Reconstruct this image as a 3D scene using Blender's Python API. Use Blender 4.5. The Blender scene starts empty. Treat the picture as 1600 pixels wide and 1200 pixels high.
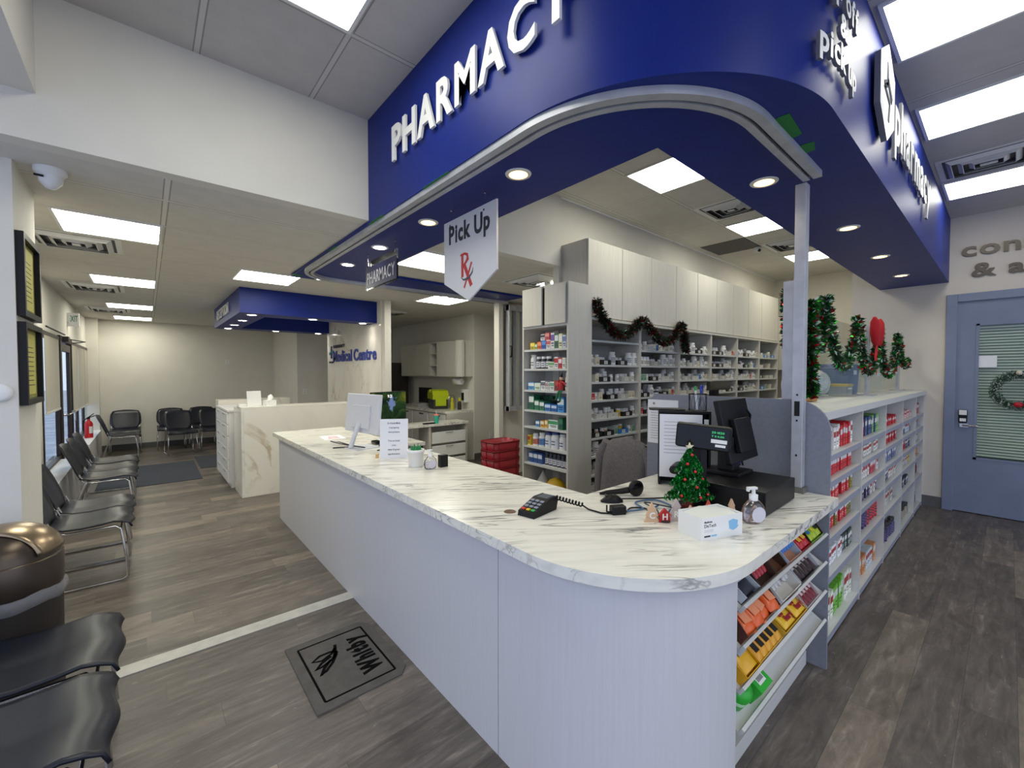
import bpy, math, random
from mathutils import Matrix, Vector
random.seed(7)
S = bpy.context.scene
COL = S.collection
PI = math.pi

# ------------------------------------------------------------------ camera
cd = bpy.data.cameras.new('camera'); cam = bpy.data.objects.new('camera', cd); COL.objects.link(cam)
cd.sensor_width = 36.0; cd.lens = 665.8*36/1600; cd.clip_start = .05; cd.clip_end = 200
cam.location = (0, 0, 1.6); cam.rotation_euler = (math.radians(90-1.506), 0, math.radians(-40.607))
S.camera = cam
# ------------------------------------------------------------------ world and exposure
w = bpy.data.worlds.new('overcast_sky'); S.world = w; w.use_nodes = True
bg = w.node_tree.nodes['Background']; bg.inputs[0].default_value = (.68, .77, 1.0, 1); bg.inputs[1].default_value = 1.5
S.view_settings.view_transform = 'Standard'; S.view_settings.look = 'None'
S.view_settings.exposure = 0.0; S.view_settings.gamma = 1; S.view_settings.use_curve_mapping = False
PANEL = 8.5      # radiance of the lit ceiling panels
POT = 30.0       # radiance of the small downlights

# ------------------------------------------------------------------ materials
def lin(c):
    return tuple(((x/255)/12.92 if x/255 <= .04045 else ((x/255+.055)/1.055)**2.4) for x in c[:3])+(1,)
MC = {}
def mat(name, c, rough=.5, metal=0, spec=None, emit=None, es=0, trans=0, alpha=None, ior=None, coat=0):
    if name in MC: return MC[name]
    m = bpy.data.materials.new(name); m.use_nodes = True
    b = m.node_tree.nodes['Principled BSDF']
    b.inputs['Base Color'].default_value = lin(c); b.inputs['Roughness'].default_value = rough
    b.inputs['Metallic'].default_value = metal
    if spec is not None: b.inputs['Specular IOR Level'].default_value = spec
    if emit: b.inputs['Emission Color'].default_value = lin(emit); b.inputs['Emission Strength'].default_value = es
    if trans: b.inputs['Transmission Weight'].default_value = trans
    if ior: b.inputs['IOR'].default_value = ior
    if coat: b.inputs['Coat Weight'].default_value = coat
    if alpha is not None: b.inputs['Alpha'].default_value = alpha
    MC[name] = m; return m
def nt(m): return m.node_tree.nodes, m.node_tree.links, m.node_tree.nodes['Principled BSDF']
def N(n, t, **k):
    x = n.new(t)
    for a, b in k.items():
        if a.startswith('i_'):
            key = a[2:]; key = int(key) if key.isdigit() else key
            x.inputs[key].default_value = b
        else: setattr(x, a, b)
    return x
def mth(n, l, op, a, b=None, c=None):
    x = n.new('ShaderNodeMath'); x.operation = op
    for i, v in enumerate((a, b, c)):
        if v is None: continue
        if isinstance(v, (int, float)): x.inputs[i].default_value = v
        else: l.new(v, x.inputs[i])
    return x.outputs[0]
def ramp(n, l, fac, stops):
    r = n.new('ShaderNodeValToRGB'); e = r.color_ramp.elements
    while len(e) < len(stops): e.new(.5)
    for k, (p, c) in enumerate(stops): e[k].position = p; e[k].color = c if len(c) == 4 else lin(c)
    l.new(fac, r.inputs[0]); return r.outputs[0]
def mixc(n, l, fac, a, b):
    x = n.new('ShaderNodeMix'); x.data_type = 'RGBA'
    if isinstance(fac, (int, float)): x.inputs[0].default_value = fac
    else: l.new(fac, x.inputs[0])
    for i, v in ((6, a), (7, b)):
        if isinstance(v, tuple): x.inputs[i].default_value = v
        else: l.new(v, x.inputs[i])
    return x.outputs[2]
def objco(n, l, scale=(1, 1, 1), rot=(0, 0, 0)):
    t = n.new('ShaderNodeTexCoord'); m = n.new('ShaderNodeMapping')
    if rot != (0, 0, 0):   # turn first, then stretch
        m0 = n.new('ShaderNodeMapping'); m0.inputs['Rotation'].default_value = rot; l.new(t.outputs['Object'], m0.inputs[0])
        m.inputs['Scale'].default_value = scale; l.new(m0.outputs[0], m.inputs[0]); return m.outputs[0]
    m.inputs['Scale'].default_value = scale; m.inputs['Rotation'].default_value = rot
    l.new(t.outputs['Object'], m.inputs[0]); return m.outputs[0]
W4 = (1, 1, 1, 1); K4 = (0, 0, 0, 1)

def grain(name, c, c2, scale=(40, 40, 2), rough=.45, amt=.5):
    m = mat(name, c, rough); n, l, b = nt(m)
    t = N(n, 'ShaderNodeTexNoise', i_Scale=1.0, i_Detail=6.0); l.new(objco(n, l, scale), t.inputs[0])
    r = ramp(n, l, t.outputs[0], [(.35, lin(c)), (.72, lin(c2))]); l.new(r, b.inputs['Base Color']); return m
def speck(name, c, c2, s=30, rough=.6, bump=0):
    m = mat(name, c, rough); n, l, b = nt(m)
    t = N(n, 'ShaderNodeTexNoise', i_Scale=float(s), i_Detail=5.0); l.new(objco(n, l), t.inputs[0])
    l.new(ramp(n, l, t.outputs[0], [(.4, lin(c)), (.65, lin(c2))]), b.inputs['Base Color'])
    if bump:
        bp = N(n, 'ShaderNodeBump', i_Strength=bump); l.new(t.outputs[0], bp.inputs['Height']); l.new(bp.outputs[0], b.inputs['Normal'])
    return m

def marble(name, base, veins, scale, rot, width=.03, rough=.25, mask=(.45, .62), ms=1.5, soft=1.0):
    m = mat(name, base, rough); n, l, b = nt(m); mid = soft
    co = objco(n, l, scale, rot)
    col = None
    t = N(n, 'ShaderNodeTexNoise', i_Scale=1.0, i_Detail=7.0, i_Distortion=1.2); l.new(co, t.inputs[0])
    d = mth(n, l, 'ABSOLUTE', mth(n, l, 'SUBTRACT', t.outputs[0], .5))
    v = ramp(n, l, d, [(0, W4), (width, K4)])
    k = N(n, 'ShaderNodeTexNoise', i_Scale=float(ms), i_Detail=3.0); l.new(objco(n, l), k.inputs[0])
    mk = ramp(n, l, k.outputs[0], [(mask[0], K4), (mask[1], W4)])
    f = mth(n, l, 'MULTIPLY', v, mk)
    t2 = N(n, 'ShaderNodeTexNoise', i_Scale=2.2, i_Detail=4.0); l.new(co, t2.inputs[0])
    cloud = ramp(n, l, t2.outputs[0], [(.45, lin(base)), (.75, lin(tuple(x*.93 for x in base)))])
    l.new(mixc(n, l, mth(n, l, 'MULTIPLY', f, mid), cloud, lin(veins)), b.inputs['Base Color']); return m

def plank_floor():
    m = mat('grey_oak_planks', (110, 104, 98), .38); n, l, b = nt(m)
    t = n.new('ShaderNodeTexCoord'); sx = n.new('ShaderNodeSeparateXYZ'); l.new(t.outputs['Object'], sx.inputs[0])
    X, Y = sx.outputs[0], sx.outputs[1]
    ry = mth(n, l, 'DIVIDE', mth(n, l, 'ADD', Y, .06), .18); row = mth(n, l, 'FLOOR', ry)
    wn = N(n, 'ShaderNodeTexWhiteNoise', noise_dimensions='1D'); l.new(row, wn.inputs['W'])
    rx = mth(n, l, 'ADD', mth(n, l, 'DIVIDE', X, 1.22), wn.outputs[0]); colm = mth(n, l, 'FLOOR', rx)
    cb = n.new('ShaderNodeCombineXYZ'); l.new(colm, cb.inputs[0]); l.new(row, cb.inputs[1])
    w2 = N(n, 'ShaderNodeTexWhiteNoise', noise_dimensions='2D'); l.new(cb.outputs[0], w2.inputs[0])
    base = ramp(n, l, w2.outputs[0], [(0, (78, 71, 66)), (.4, (102, 95, 89)), (.8, (114, 106, 99)), (1, (166, 152, 132))])
    # streaky grain, shifted per plank
    ad = n.new('ShaderNodeVectorMath'); ad.operation = 'ADD'; l.new(objco(n, l, (2.0, 15, 1)), ad.inputs[0])
    l.new(w2.outputs[1], ad.inputs[1])
    g = N(n, 'ShaderNodeTexNoise', i_Scale=1.6, i_Detail=9.0, i_Roughness=.65, i_Distortion=.6); l.new(ad.outputs[0], g.inputs[0])
    gr = ramp(n, l, g.outputs[0], [(.32, (50, 44, 40)), (.48, (96, 88, 82)), (.58, (116, 108, 100)), (.72, (176, 164, 150))])
    c1 = mixc(n, l, .52, base, gr)
    bl = N(n, 'ShaderNodeTexNoise', i_Scale=1.0, i_Detail=8.0, i_Roughness=.7, i_Distortion=1.0); l.new(objco(n, l, (3.2, 9, 1)), bl.inputs[0])
    c1 = mixc(n, l, ramp(n, l, bl.outputs[0], [(.42, K4), (.7, (.55,)*3+(1,))]), c1, lin((58, 50, 44)))
    fl_ = N(n, 'ShaderNodeTexNoise', i_Scale=1.0, i_Detail=6.0, i_Roughness=.7, i_Distortion=2.0); l.new(objco(n, l, (9, 26, 1)), fl_.inputs[0])
    c1 = mixc(n, l, ramp(n, l, fl_.outputs[0], [(.64, K4), (.74, (.6,)*3+(1,))]), c1, lin((186, 178, 168)))
    fy = mth(n, l, 'FRACT', ry); fx = mth(n, l, 'FRACT', rx)
    ey = mth(n, l, 'LESS_THAN', fy, .012); ex = mth(n, l, 'LESS_THAN', fx, .002)
    e = mth(n, l, 'MAXIMUM', ey, ex)
    l.new(mixc(n, l, mth(n, l, 'MULTIPLY', e, .55), c1, lin((52, 46, 42))), b.inputs['Base Color'])
    rr = ramp(n, l, g.outputs[0], [(.3, (.36,)*3+(1,)), (.8, (.52,)*3+(1,))]); l.new(rr, b.inputs['Roughness'])
    bp = N(n, 'ShaderNodeBump', i_Strength=.12, i_Distance=.01); l.new(g.outputs[0], bp.inputs['Height']); l.new(bp.outputs[0], b.inputs['Normal'])
    return m

def tile_ceiling(name, px, ox, py, oy, c=(214, 211, 203)):
    m = mat(name, c, .95, spec=.1); n, l, b = nt(m)
    t = n.new('ShaderNodeTexCoord'); sx = n.new('ShaderNodeSeparateXYZ'); l.new(t.outputs['Object'], sx.inputs[0])
    def ln(v, p, o, wd):
        f = mth(n, l, 'FRACT', mth(n, l, 'DIVIDE', mth(n, l, 'SUBTRACT', v, o-100*p), p))
        d = mth(n, l, 'MINIMUM', f, mth(n, l, 'SUBTRACT', 1, f))
        return mth(n, l, 'MULTIPLY', d, p)
    dx = ln(sx.outputs[0], px, ox, 0); dy = ln(sx.outputs[1], py, oy, 0); d = mth(n, l, 'MINIMUM', dx, dy)
    bar = mth(n, l, 'LESS_THAN', d, .012); edge = mth(n, l, 'MULTIPLY', mth(n, l, 'GREATER_THAN', d, .012), mth(n, l, 'LESS_THAN', d, .019))
    ns = N(n, 'ShaderNodeTexNoise', i_Scale=9.0, i_Detail=3.0); l.new(objco(n, l), ns.inputs[0])
    tc = ramp(n, l, ns.outputs[0], [(.3, tuple(x*.97 for x in c)), (.7, c)])
    c1 = mixc(n, l, bar, tc, lin(tuple(min(255, x*1.04) for x in c)))
    l.new(mixc(n, l, mth(n, l, 'MULTIPLY', edge, .5), c1, lin((84, 82, 78))), b.inputs['Base Color']); return m

M = dict(
 floor=plank_floor(),
 wall=speck('wall_paint', (220, 216, 206), (216, 212, 202), 3, .85),
 wallw=speck('warm_wall_paint', (212, 204, 194), (208, 200, 190), 3, .85),
 lowceil=tile_ceiling('low_ceiling_tiles', 1.22, .11, .61, .42),
 highceil=tile_ceiling('high_ceiling_tiles', .6, .84, 1.22, 2.29, (196, 193, 190)),
 rxceil=tile_ceiling('dispensary_ceiling_tiles', 1.22, 3.9, .61, 1.68),
 blue=speck('royal_blue_paint', (14, 38, 122), (13, 35, 116), 4, .44, 0),
 counter=marble('white_marble_laminate', (238, 236, 226), (78, 78, 84), (1.5, 12, 12), (0, 0, .62), .034, .22, (.42, .62), 2.6, .85),
 gold=marble('gold_veined_marble', (234, 230, 218), (176, 152, 116), (1.0, 1.3, .6), (0, .5, .3), .014, .2, (.44, .56), 1.2, .75),
 marblegrey=marble('grey_veined_marble', (232, 229, 222), (176, 172, 164), (1.5, 1.5, .9), (0, .3, .9), .012, .2),
 lam=grain('pale_woodgrain_laminate', (208, 208, 212), (204, 204, 208), (90, 90, 3), .42),
 cab=grain('greige_woodgrain_laminate', (206, 202, 192), (196, 192, 182), (60, 60, 2.5), .5),
 shelf=grain('shelf_melamine', (204, 205, 202), (198, 199, 196), (3, 60, 60), .5),
 white=mat('white_plastic', (232, 232, 230), .4),
 whitem=mat('white_metal', (226, 226, 224), .45),
 grey=speck('grey_blue_laminate', (132, 136, 148), (126, 130, 142), 50, .5),
 doorblue=speck('slate_blue_door_paint', (122, 132, 158), (118, 128, 154), 6, .42),
 base=mat('grey_vinyl_base', (92, 92, 92), .6),
 alu=speck('aluminium', (190, 192, 198), (178, 180, 186), 14, .42),
 dark=mat('dark_recess', (22, 22, 24), .8),
 black=mat('black_plastic', (12, 12, 14), .45, spec=.3),
 blackg=mat('black_gloss', (12, 12, 15), .12),
 chrome=mat('chrome', (210, 210, 212), .14, 1),
 navy=speck('navy_chair_plastic', (20, 24, 36), (24, 28, 40), 40, .38),
 bronze=mat('bronze_window_frame', (38, 24, 24), .45),
 matblack=mat('mat_black_print', (7, 7, 8), .9, spec=.1),
 letter=mat('white_letter_face', (238, 238, 236), .35),
 letters=mat('grey_letter_side', (120, 120, 126), .4),
 green=mat('green_painter_tape', (30, 120, 48), .7),
 red=mat('red_paint', (196, 24, 30), .35),
 gunmetal=mat('bronze_steel_bin', (88, 78, 68), .32, .85),
 binbody=mat('dark_bin_body', (46, 40, 36), .5, .2),
 steel=mat('brushed_letter_steel', (88, 82, 76), .4, .6),
 mat1=speck('charcoal_carpet_mat', (52, 56, 64), (66, 70, 78), 90, .95, .4),
 rubber=speck('grey_rubber_mat', (82, 78, 74), (92, 88, 83), 14, .8, .1),
 paper=mat('printed_paper', (236, 236, 240), .7),
 ink=mat('black_ink', (40, 40, 46), .6),
)
M['blue'].node_tree.nodes['Principled BSDF'].inputs['Specular IOR Level'].default_value = .28
M['alu'].node_tree.nodes['Principled BSDF'].inputs['Metallic'].default_value = .35
def glassmat(name, c, a, rough=.03, ior=1.2, k=1.0):
    m = bpy.data.materials.new(name); m.use_nodes = True; n = m.node_tree.nodes; l = m.node_tree.links
    n.remove(n['Principled BSDF']); o = n['Material Output']
    t = N(n, 'ShaderNodeBsdfTransparent'); t.inputs[0].default_value = lin(c)
    g = N(n, 'ShaderNodeBsdfGlossy', i_Roughness=rough); f = N(n, 'ShaderNodeFresnel', i_IOR=ior)
    ad = mth(n, l, 'MAXIMUM', mth(n, l, 'MULTIPLY', f.outputs[0], k), a)
    mx = n.new('ShaderNodeMixShader'); l.new(ad, mx.inputs[0]); l.new(t.outputs[0], mx.inputs[1]); l.new(g.outputs[0], mx.inputs[2]); l.new(mx.outputs[0], o.inputs[0])
    return m
M['glass'] = glassmat('clear_glass', (246, 250, 249), .015, .03, 1.2, .22)
M['clear'] = glassmat('clear_plastic', (250, 251, 253), .10, .15)
def translucent(name, c, f=.5):
    m = bpy.data.materials.new(name); m.use_nodes = True; n = m.node_tree.nodes; l = m.node_tree.links
    b = n['Principled BSDF']; b.inputs['Base Color'].default_value = lin(c); b.inputs['Roughness'].default_value = .8
    t = n.new('ShaderNodeBsdfTranslucent'); t.inputs[0].default_value = lin(c)
    mx = n.new('ShaderNodeMixShader'); mx.inputs[0].default_value = f
    l.new(b.outputs[0], mx.inputs[1]); l.new(t.outputs[0], mx.inputs[2]); l.new(mx.outputs[0], n['Material Output'].inputs[0]); return m
def film(name, c, f):
    m = bpy.data.materials.new(name); m.use_nodes = True; n = m.node_tree.nodes; l = m.node_tree.links
    b = n['Principled BSDF']; b.inputs['Base Color'].default_value = lin(c); b.inputs['Roughness'].default_value = .25
    t = n.new('ShaderNodeBsdfTransparent'); mx = n.new('ShaderNodeMixShader'); mx.inputs[0].default_value = f
    l.new(t.outputs[0], mx.inputs[1]); l.new(b.outputs[0], mx.inputs[2]); l.new(mx.outputs[0], n['Material Output'].inputs[0]); return m
M['film'] = film('thin_plastic_film', (230, 232, 236), .35)
M['blind'] = translucent('roller_blind_fabric', (222, 214, 196), .55)
M['panelb'] = mat('lit_panel_bright', (255, 255, 250), .6, emit=(255, 253, 236), es=PANEL*1.9)
M['panel'] = mat('lit_panel', (255, 255, 250), .6, emit=(255, 254, 240), es=PANEL)
M['potw'] = mat('lit_downlight_cool', (255, 255, 255), .6, emit=(255, 246, 236), es=POT)
M['poty'] = mat('lit_downlight_warm', (255, 240, 200), .6, emit=(255, 212, 136), es=5)
M['pothalo'] = mat('painted_downlight_halo', (255, 220, 150), .6, emit=(255, 176, 70), es=1.1)  # faint emission painting the yellow halo of the warm downlights
def flat(c, rough=.5):
    return mat('paint_%02x%02x%02x' % tuple(int(x) for x in c), c, rough)

# ------------------------------------------------------------------ mesh builder
class MB:
    def __init__(s): s.v = []; s.f = []; s.m = []; s.s = []; s.M = Matrix()
    def add(s, vs, fs, mi=0, sm=False):
        o = len(s.v)
        for p in vs: s.v.append(tuple(s.M @ Vector(p)))
        for f in fs: s.f.append([o+i for i in f]); s.m.append(mi); s.s.append(sm)
        return s
    def box(s, x0, x1, y0, y1, z0, z1, mi=0):
        vs = [(x0, y0, z0), (x1, y0, z0), (x1, y1, z0), (x0, y1, z0), (x0, y0, z1), (x1, y0, z1), (x1, y1, z1), (x0, y1, z1)]
        return s.add(vs, [(0, 3, 2, 1), (4, 5, 6, 7), (0, 1, 5, 4), (1, 2, 6, 5), (2, 3, 7, 6), (3, 0, 4, 7)], mi)
    def prism(s, poly, z0, z1, mi=0, sm=False, mside=None):
        n = len(poly); vs = [(x, y, z0) for x, y in poly]+[(x, y, z1) for x, y in poly]
        s.add(vs, [tuple(range(n-1, -1, -1)), tuple(range(n, 2*n))], mi)
        return s.add(vs, [(i, (i+1) % n, n+(i+1) % n, n+i) for i in range(n)], mi if mside is None else mside, sm)
    def lathe(s, prof, n=16, mi=0, cx=0, cy=0, sm=True):
        vs = []; fs = []
        for r, z in prof:
            for k in range(n): a = 2*PI*k/n; vs.append((cx+r*math.cos(a), cy+r*math.sin(a), z))
        for i in range(len(prof)-1):
            for k in range(n): k2 = (k+1) % n; fs.append((i*n+k, i*n+k2, (i+1)*n+k2, (i+1)*n+k))
        s.add(vs, fs, mi, sm)
        s.add([vs[k] for k in range(n)], [tuple(range(n-1, -1, -1))], mi)
        L = len(prof)-1
        return s.add([vs[L*n+k] for k in range(n)], [tuple(range(n))], mi)
    def cyl(s, cx, cy, z0, z1, r, n=16, mi=0, r2=None):
        return s.lathe([(r, z0), (r if r2 is None else r2, z1)], n, mi, cx, cy)
    def tube(s, pts, r, n=8, mi=0, closed=False):
        P = [Vector(p) for p in pts]; L = len(P); vs = []; fs = []; up = Vector((0, 0, 1)); prev = None
        for i in range(L):
            if closed: t = (P[(i+1) % L]-P[i-1])
            else: t = P[min(i+1, L-1)]-P[max(i-1, 0)]
            t.normalize()
            if prev is None:
                a = t.cross(up)
                if a.length < .1: a = t.cross(Vector((1, 0, 0)))
            else: a = prev-t*prev.dot(t)
            a.normalize(); prev = a; b = t.cross(a)
            rr = r[i] if isinstance(r, (list, tuple)) else r
            for k in range(n):
                q = 2*PI*k/n; vs.append(tuple(P[i]+a*math.cos(q)*rr+b*math.sin(q)*rr))
        for i in range(L if closed else L-1):
            j = (i+1) % L
            for k in range(n): k2 = (k+1) % n; fs.append((i*n+k, i*n+k2, j*n+k2, j*n+k))
        s.add(vs, fs, mi, True)
        if not closed:
            s.add([vs[k] for k in range(n)], [tuple(range(n-1, -1, -1))], mi); s.add([vs[(L-1)*n+k] for k in range(n)], [tuple(range(n))], mi)
        return s
    def grid(s, rows, mi=0, sm=True, thick=0):
        R = len(rows); Cn = len(rows[0]); vs = [p for r in rows for p in r]
        fs = [(i*Cn+j, i*Cn+j+1, (i+1)*Cn+j+1, (i+1)*Cn+j) for i in range(R-1) for j in range(Cn-1)]
        if not thick: return s.add(vs, fs, mi, sm)
        V = [Vector(p) for p in vs]; nr = []
        for i in range(R):
            for j in range(Cn):
                a = V[min(i+1, R-1)*Cn+j]-V[max(i-1, 0)*Cn+j]; b = V[i*Cn+min(j+1, Cn-1)]-V[i*Cn+max(j-1, 0)]
                q = a.cross(b); q.normalize(); nr.append(q)
        lo = [tuple(V[i]+nr[i]*thick) for i in range(len(V))]; K = len(vs)
        f2 = [tuple(reversed([K+i for i in f])) for f in fs]
        bd = [(i*Cn, (i+1)*Cn) for i in range(R-1)]+[((i+1)*Cn+Cn-1, i*Cn+Cn-1) for i in range(R-1)]
        bd += [(j+1, j) for j in range(Cn-1)]+[((R-1)*Cn+j, (R-1)*Cn+j+1) for j in range(Cn-1)]
        f3 = [(a, b, K+b, K+a) for a, b in bd]
        return s.add(vs+lo, fs+f2+f3, mi, sm)
    def ribbon(s, pts, wd, z0, z1, mi=0):
        # flat stroke in the local xy plane, extruded in z
        L = len(pts); a = []; b = []
        for i in range(L):
            p = Vector(pts[i]); t = Vector(pts[min(i+1, L-1)])-Vector(pts[max(i-1, 0)]); t.normalize(); nn = Vector((-t.y, t.x))
            ww = (wd[i] if isinstance(wd, (list, tuple)) else wd)/2
            a.append(p+nn*ww); b.append(p-nn*ww)
        vs = [(q.x, q.y, z) for z in (z0, z1) for q in a+b]; K = 2*L; fs = []
        for i in range(L-1):
            fs += [(K+i, K+L+i, K+L+i+1, K+i+1), (i, i+1, L+i+1, L+i), (i, K+i, K+i+1, i+1), (L+i, L+i+1, K+L+i+1, K+L+i)]
        fs += [(0, L, K+L, K), (L-1, K+L-1, K+2*L-1, 2*L-1)]
        return s.add(vs, fs, mi)
    def text(s, string, h, M4, d=.002, mi=0, mside=None, xs=1.0, bold=0, align='L', track=0.0, fit=None):
        """lettering with cap height h in the plane of M4 (x right, y up, z out)"""
        gs = []; x = 0
        for ch in string:
            if ch == ' ': x += .32+track; continue
            g = glyph(ch, bold); wd = g[2]-g[1]; gs.append((g, x-g[1])); x += wd+.11+track
        x -= .11+track; tot = x*h*xs
        if fit: xs *= fit/tot; tot = fit
        off = {'L': 0, 'C': -tot/2, 'R': -tot}[align]; old = s.M
        for g, gx in gs:
            s.M = old @ M4
            vs = [((px+gx)*h*xs+off, py*h, d if pz > 0 else 0) for px, py, pz in g[0][0]]
            o = len(s.v)
            for p in vs: s.v.append(tuple(s.M @ Vector(p)))
            for f, side in g[0][1]:
                s.f.append([o+i for i in f]); s.m.append(mside if (side and mside is not None) else mi); s.s.append(False)
        s.M = old; return tot
    def build(s, name, mats, parent=None, loc=(0, 0, 0), rz=0, bevel=0):
        me = s.mesh(name, mats)
        return link(name, me, parent, loc, rz, bevel)
    def mesh(s, name, mats):
        if not isinstance(mats, (list, tuple)): mats = [mats]
        me = bpy.data.meshes.new(name); me.from_pydata(s.v, [], s.f)
        for m in mats: me.materials.append(M[m] if isinstance(m, str) else m)
        me.polygons.foreach_set('material_index', s.m); me.polygons.foreach_set('use_smooth', s.s); me.update(); return me
def link(name, me, parent=None, loc=(0, 0, 0), rz=0, bevel=0):
    o = bpy.data.objects.new(name, me); COL.objects.link(o); o.location = loc
    if rz: o.rotation_euler = (0, 0, rz)
    if parent: o.parent = parent
    if bevel:
        b = o.modifiers.new('bevel', 'BEVEL'); b.width = bevel; b.segments = 2; b.limit_method = 'ANGLE'
    return o
GC = {}
def glyph(ch, bold=0):
    k = (ch, bold)
    if k in GC: return GC[k]
    cu = bpy.data.curves.new('g', 'FONT'); cu.body = ch; cu.size = 1; cu.extrude = .5; cu.offset = bold; cu.resolution_u = 3
    ob = bpy.data.objects.new('g', cu); COL.objects.link(ob)
    dg = bpy.context.evaluated_depsgraph_get(); dg.update()
    me = bpy.data.meshes.new_from_object(ob.evaluated_get(dg))
    k0 = 1/.7
    vs = [(v.co.x*k0, v.co.y*k0, v.co.z) for v in me.vertices]
    fs = []
    for p in me.polygons: fs.append((list(p.vertices), abs(p.normal.z) < .5))
    bpy.data.objects.remove(ob); bpy.data.curves.remove(cu); bpy.data.meshes.remove(me)
    xs = [v[0] for v in vs] or [0, .3]
    GC[k] = ((vs, fs), min(xs), max(xs)); return GC[k]

def FX(x, y, z):   # frame of a face looking towards -X: text runs towards -Y
    return Matrix(((0, 0, -1, x), (-1, 0, 0, y), (0, 1, 0, z), (0, 0, 0, 1)))
def FY(x, y, z):   # frame of a face looking towards -Y: text runs towards +X
    return Matrix(((1, 0, 0, x), (0, 0, -1, y), (0, 1, 0, z), (0, 0, 0, 1)))
def FZ(x, y, z, a=0):   # lying flat, seen from above
    return Matrix.Translation((x, y, z)) @ Matrix.Rotation(a, 4, 'Z')
def T(x, y, z, rz=0): return Matrix.Translation((x, y, z)) @ Matrix.Rotation(rz, 4, 'Z')

def tag(o, label, cat, group=None, kind=None):
    o['label'] = label; o['category'] = cat
    if group: o['group'] = group
    if kind: o['kind'] = kind
    return o
def thing(name, label, cat, loc=(0, 0, 0), rz=0, group=None):
    o = bpy.data.objects.new(name, None); o.empty_display_size = .05; COL.objects.link(o); o.location = loc; o.rotation_euler = (0, 0, rz)
    return tag(o, label, cat, group)
def struct(o): o['kind'] = 'structure'; return o
def copy_tree(src, loc, rz=None, label=None, group=None, parent=None):
    r = src.copy(); COL.objects.link(r)
    if parent: r.parent = parent
    else:
        r.location = loc
        if rz is not None: r.rotation_euler = (0, 0, rz)
        if label: r['label'] = label
        if group: r['group'] = group
    for ch in list(src.children): copy_tree(ch, None, parent=r)
    return r
# ================================================================== THE SETTING
def sbox(name, m, *b):
    mb = MB()
    for q in b: mb.box(*q)
    return struct(mb.build(name, m))
HC, LC = 3.38, 2.68; WX = 7.1
sbox('floor', 'floor', (-1.1, 10, -4, 12.2, -.1, 0))
sbox('trim_1', speck('pale_metal_transition', (196, 194, 184), (182, 180, 172), 12, .4), (-.95, 1.09, 3.0, 3.105, 0, .004))   # pale strip across the floor
# outside ground behind the windows
sbox('ground', speck('wet_asphalt', (168, 172, 182), (196, 200, 208), 1.5, .8), (-60, -1.1, -30, 60, -.3, -.12))
# ceilings (light panels sit just under them)
sbox('ceiling_low', 'lowceil', (-1.05, 6.5, 3.08, 12.2, LC, LC+.1))
sbox('ceiling_high', 'highceil', (-1.2, WX, -4, .78, HC, HC+.1), (-1.2, 1.5, .78, 3.02, HC, HC+.1))
sbox('ceiling_dispensary', 'rxceil', (1.5, 9.5, .78, 3.0, HC+.001, HC+.1), (WX, 9.5, .5, .78, HC+.001, HC+.1))
# wall with the drop from high to low ceiling, above the strip in the floor
sbox('wall_bulkhead', 'wall', (-.46, 1.215, 2.98, 3.08, LC, HC), (1.83, 3.2, 2.98, 3.08, LC, HC))
# boxed duct along the left wall under the high ceiling
sbox('wall_duct', 'wall', (-1.2, -.37, -1, 2.98, 2.9, HC), (-1.2, -.46, 2.98, 3.08, LC, HC))
sbox('wall_dispensary', 'wall', (3.2, 9.4, 3.0, 3.08, 0, HC), (9.3, 9.4, 1.0, 3.0, 0, HC))
sbox('wall_right', 'wallw', (WX, WX+.12, .45, 1.37, 0, HC), (WX, WX+.12, -.62, .45, 2.5, HC), (WX, WX+.12, -4, -.62, 0, HC))
sbox('wall_right_return', 'wall', (WX+.12, 9.3, 1.3, 1.37, 0, HC))
# back of the waiting area
sbox('wall_back', 'wall', (-.95, 2.42, 12.0, 12.1, 0, LC), (-.95, -.72, 11.7, 12.0, 0, LC))
sbox('wall_bump', 'wall', (2.42, 4.57, 9.8, 12.0, 0, LC))
sbox('wall_alcove', 'wall', (4.57, 4.67, 6.5, 9.8, 0, LC))
sbox('wall_rear_office', 'wall', (4.57, 6.5, 6.4, 6.5, 0, LC))
sbox('wall_side_office', 'wall', (6.4, 6.5, 3.08, 6.4, 0, LC))
sbox('wall_gate_pocket', 'wall', (4.03, 4.11, 5.0, 5.12, 0, LC), (4.11, 6.4, 5.1, 5.15, 0, LC))
# marble feature wall
sbox('wall_feature', 'wall', (2.7, 2.8, 6.06, 8.66, 0, LC))
sbox('wall_feature_marble', 'gold', (2.685, 2.7, 6.16, 8.66, 0, LC))
# baseboards
sbox('baseboard_back', 'base', (-.72, 2.42, 11.985, 12.0, 0, .11))
sbox('baseboard_office', 'base', (4.57, 6.4, 6.385, 6.4, 0, .11))
sbox('baseboard_right', 'base', (WX-.015, WX, .49, .7, 0, .13))
# left pillar with the frames, and window wall
sbox('wall_pillar', 'wall', (-1.05, -.5, 3.3, 3.86, 0, LC))
LX = -.89
sbox('wall_left', 'wall', (LX-.12, LX, 3.86, 7.0, 0, LC), (LX-.12, LX, 7.0, 12.0, 2.08, LC), (LX-.12, LX, 7.0, 8.25, 0, .45), (LX-.12, LX, 9.35, 12.0, 0, .45))
# heater ledges under the windows
sbox('trim_2', 'white', (LX, -.7, 4.2, 8.05, 0, .47), )
sbox('trim_3', 'white', (LX, -.7, 9.4, 11.7, 0, .47))

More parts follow.
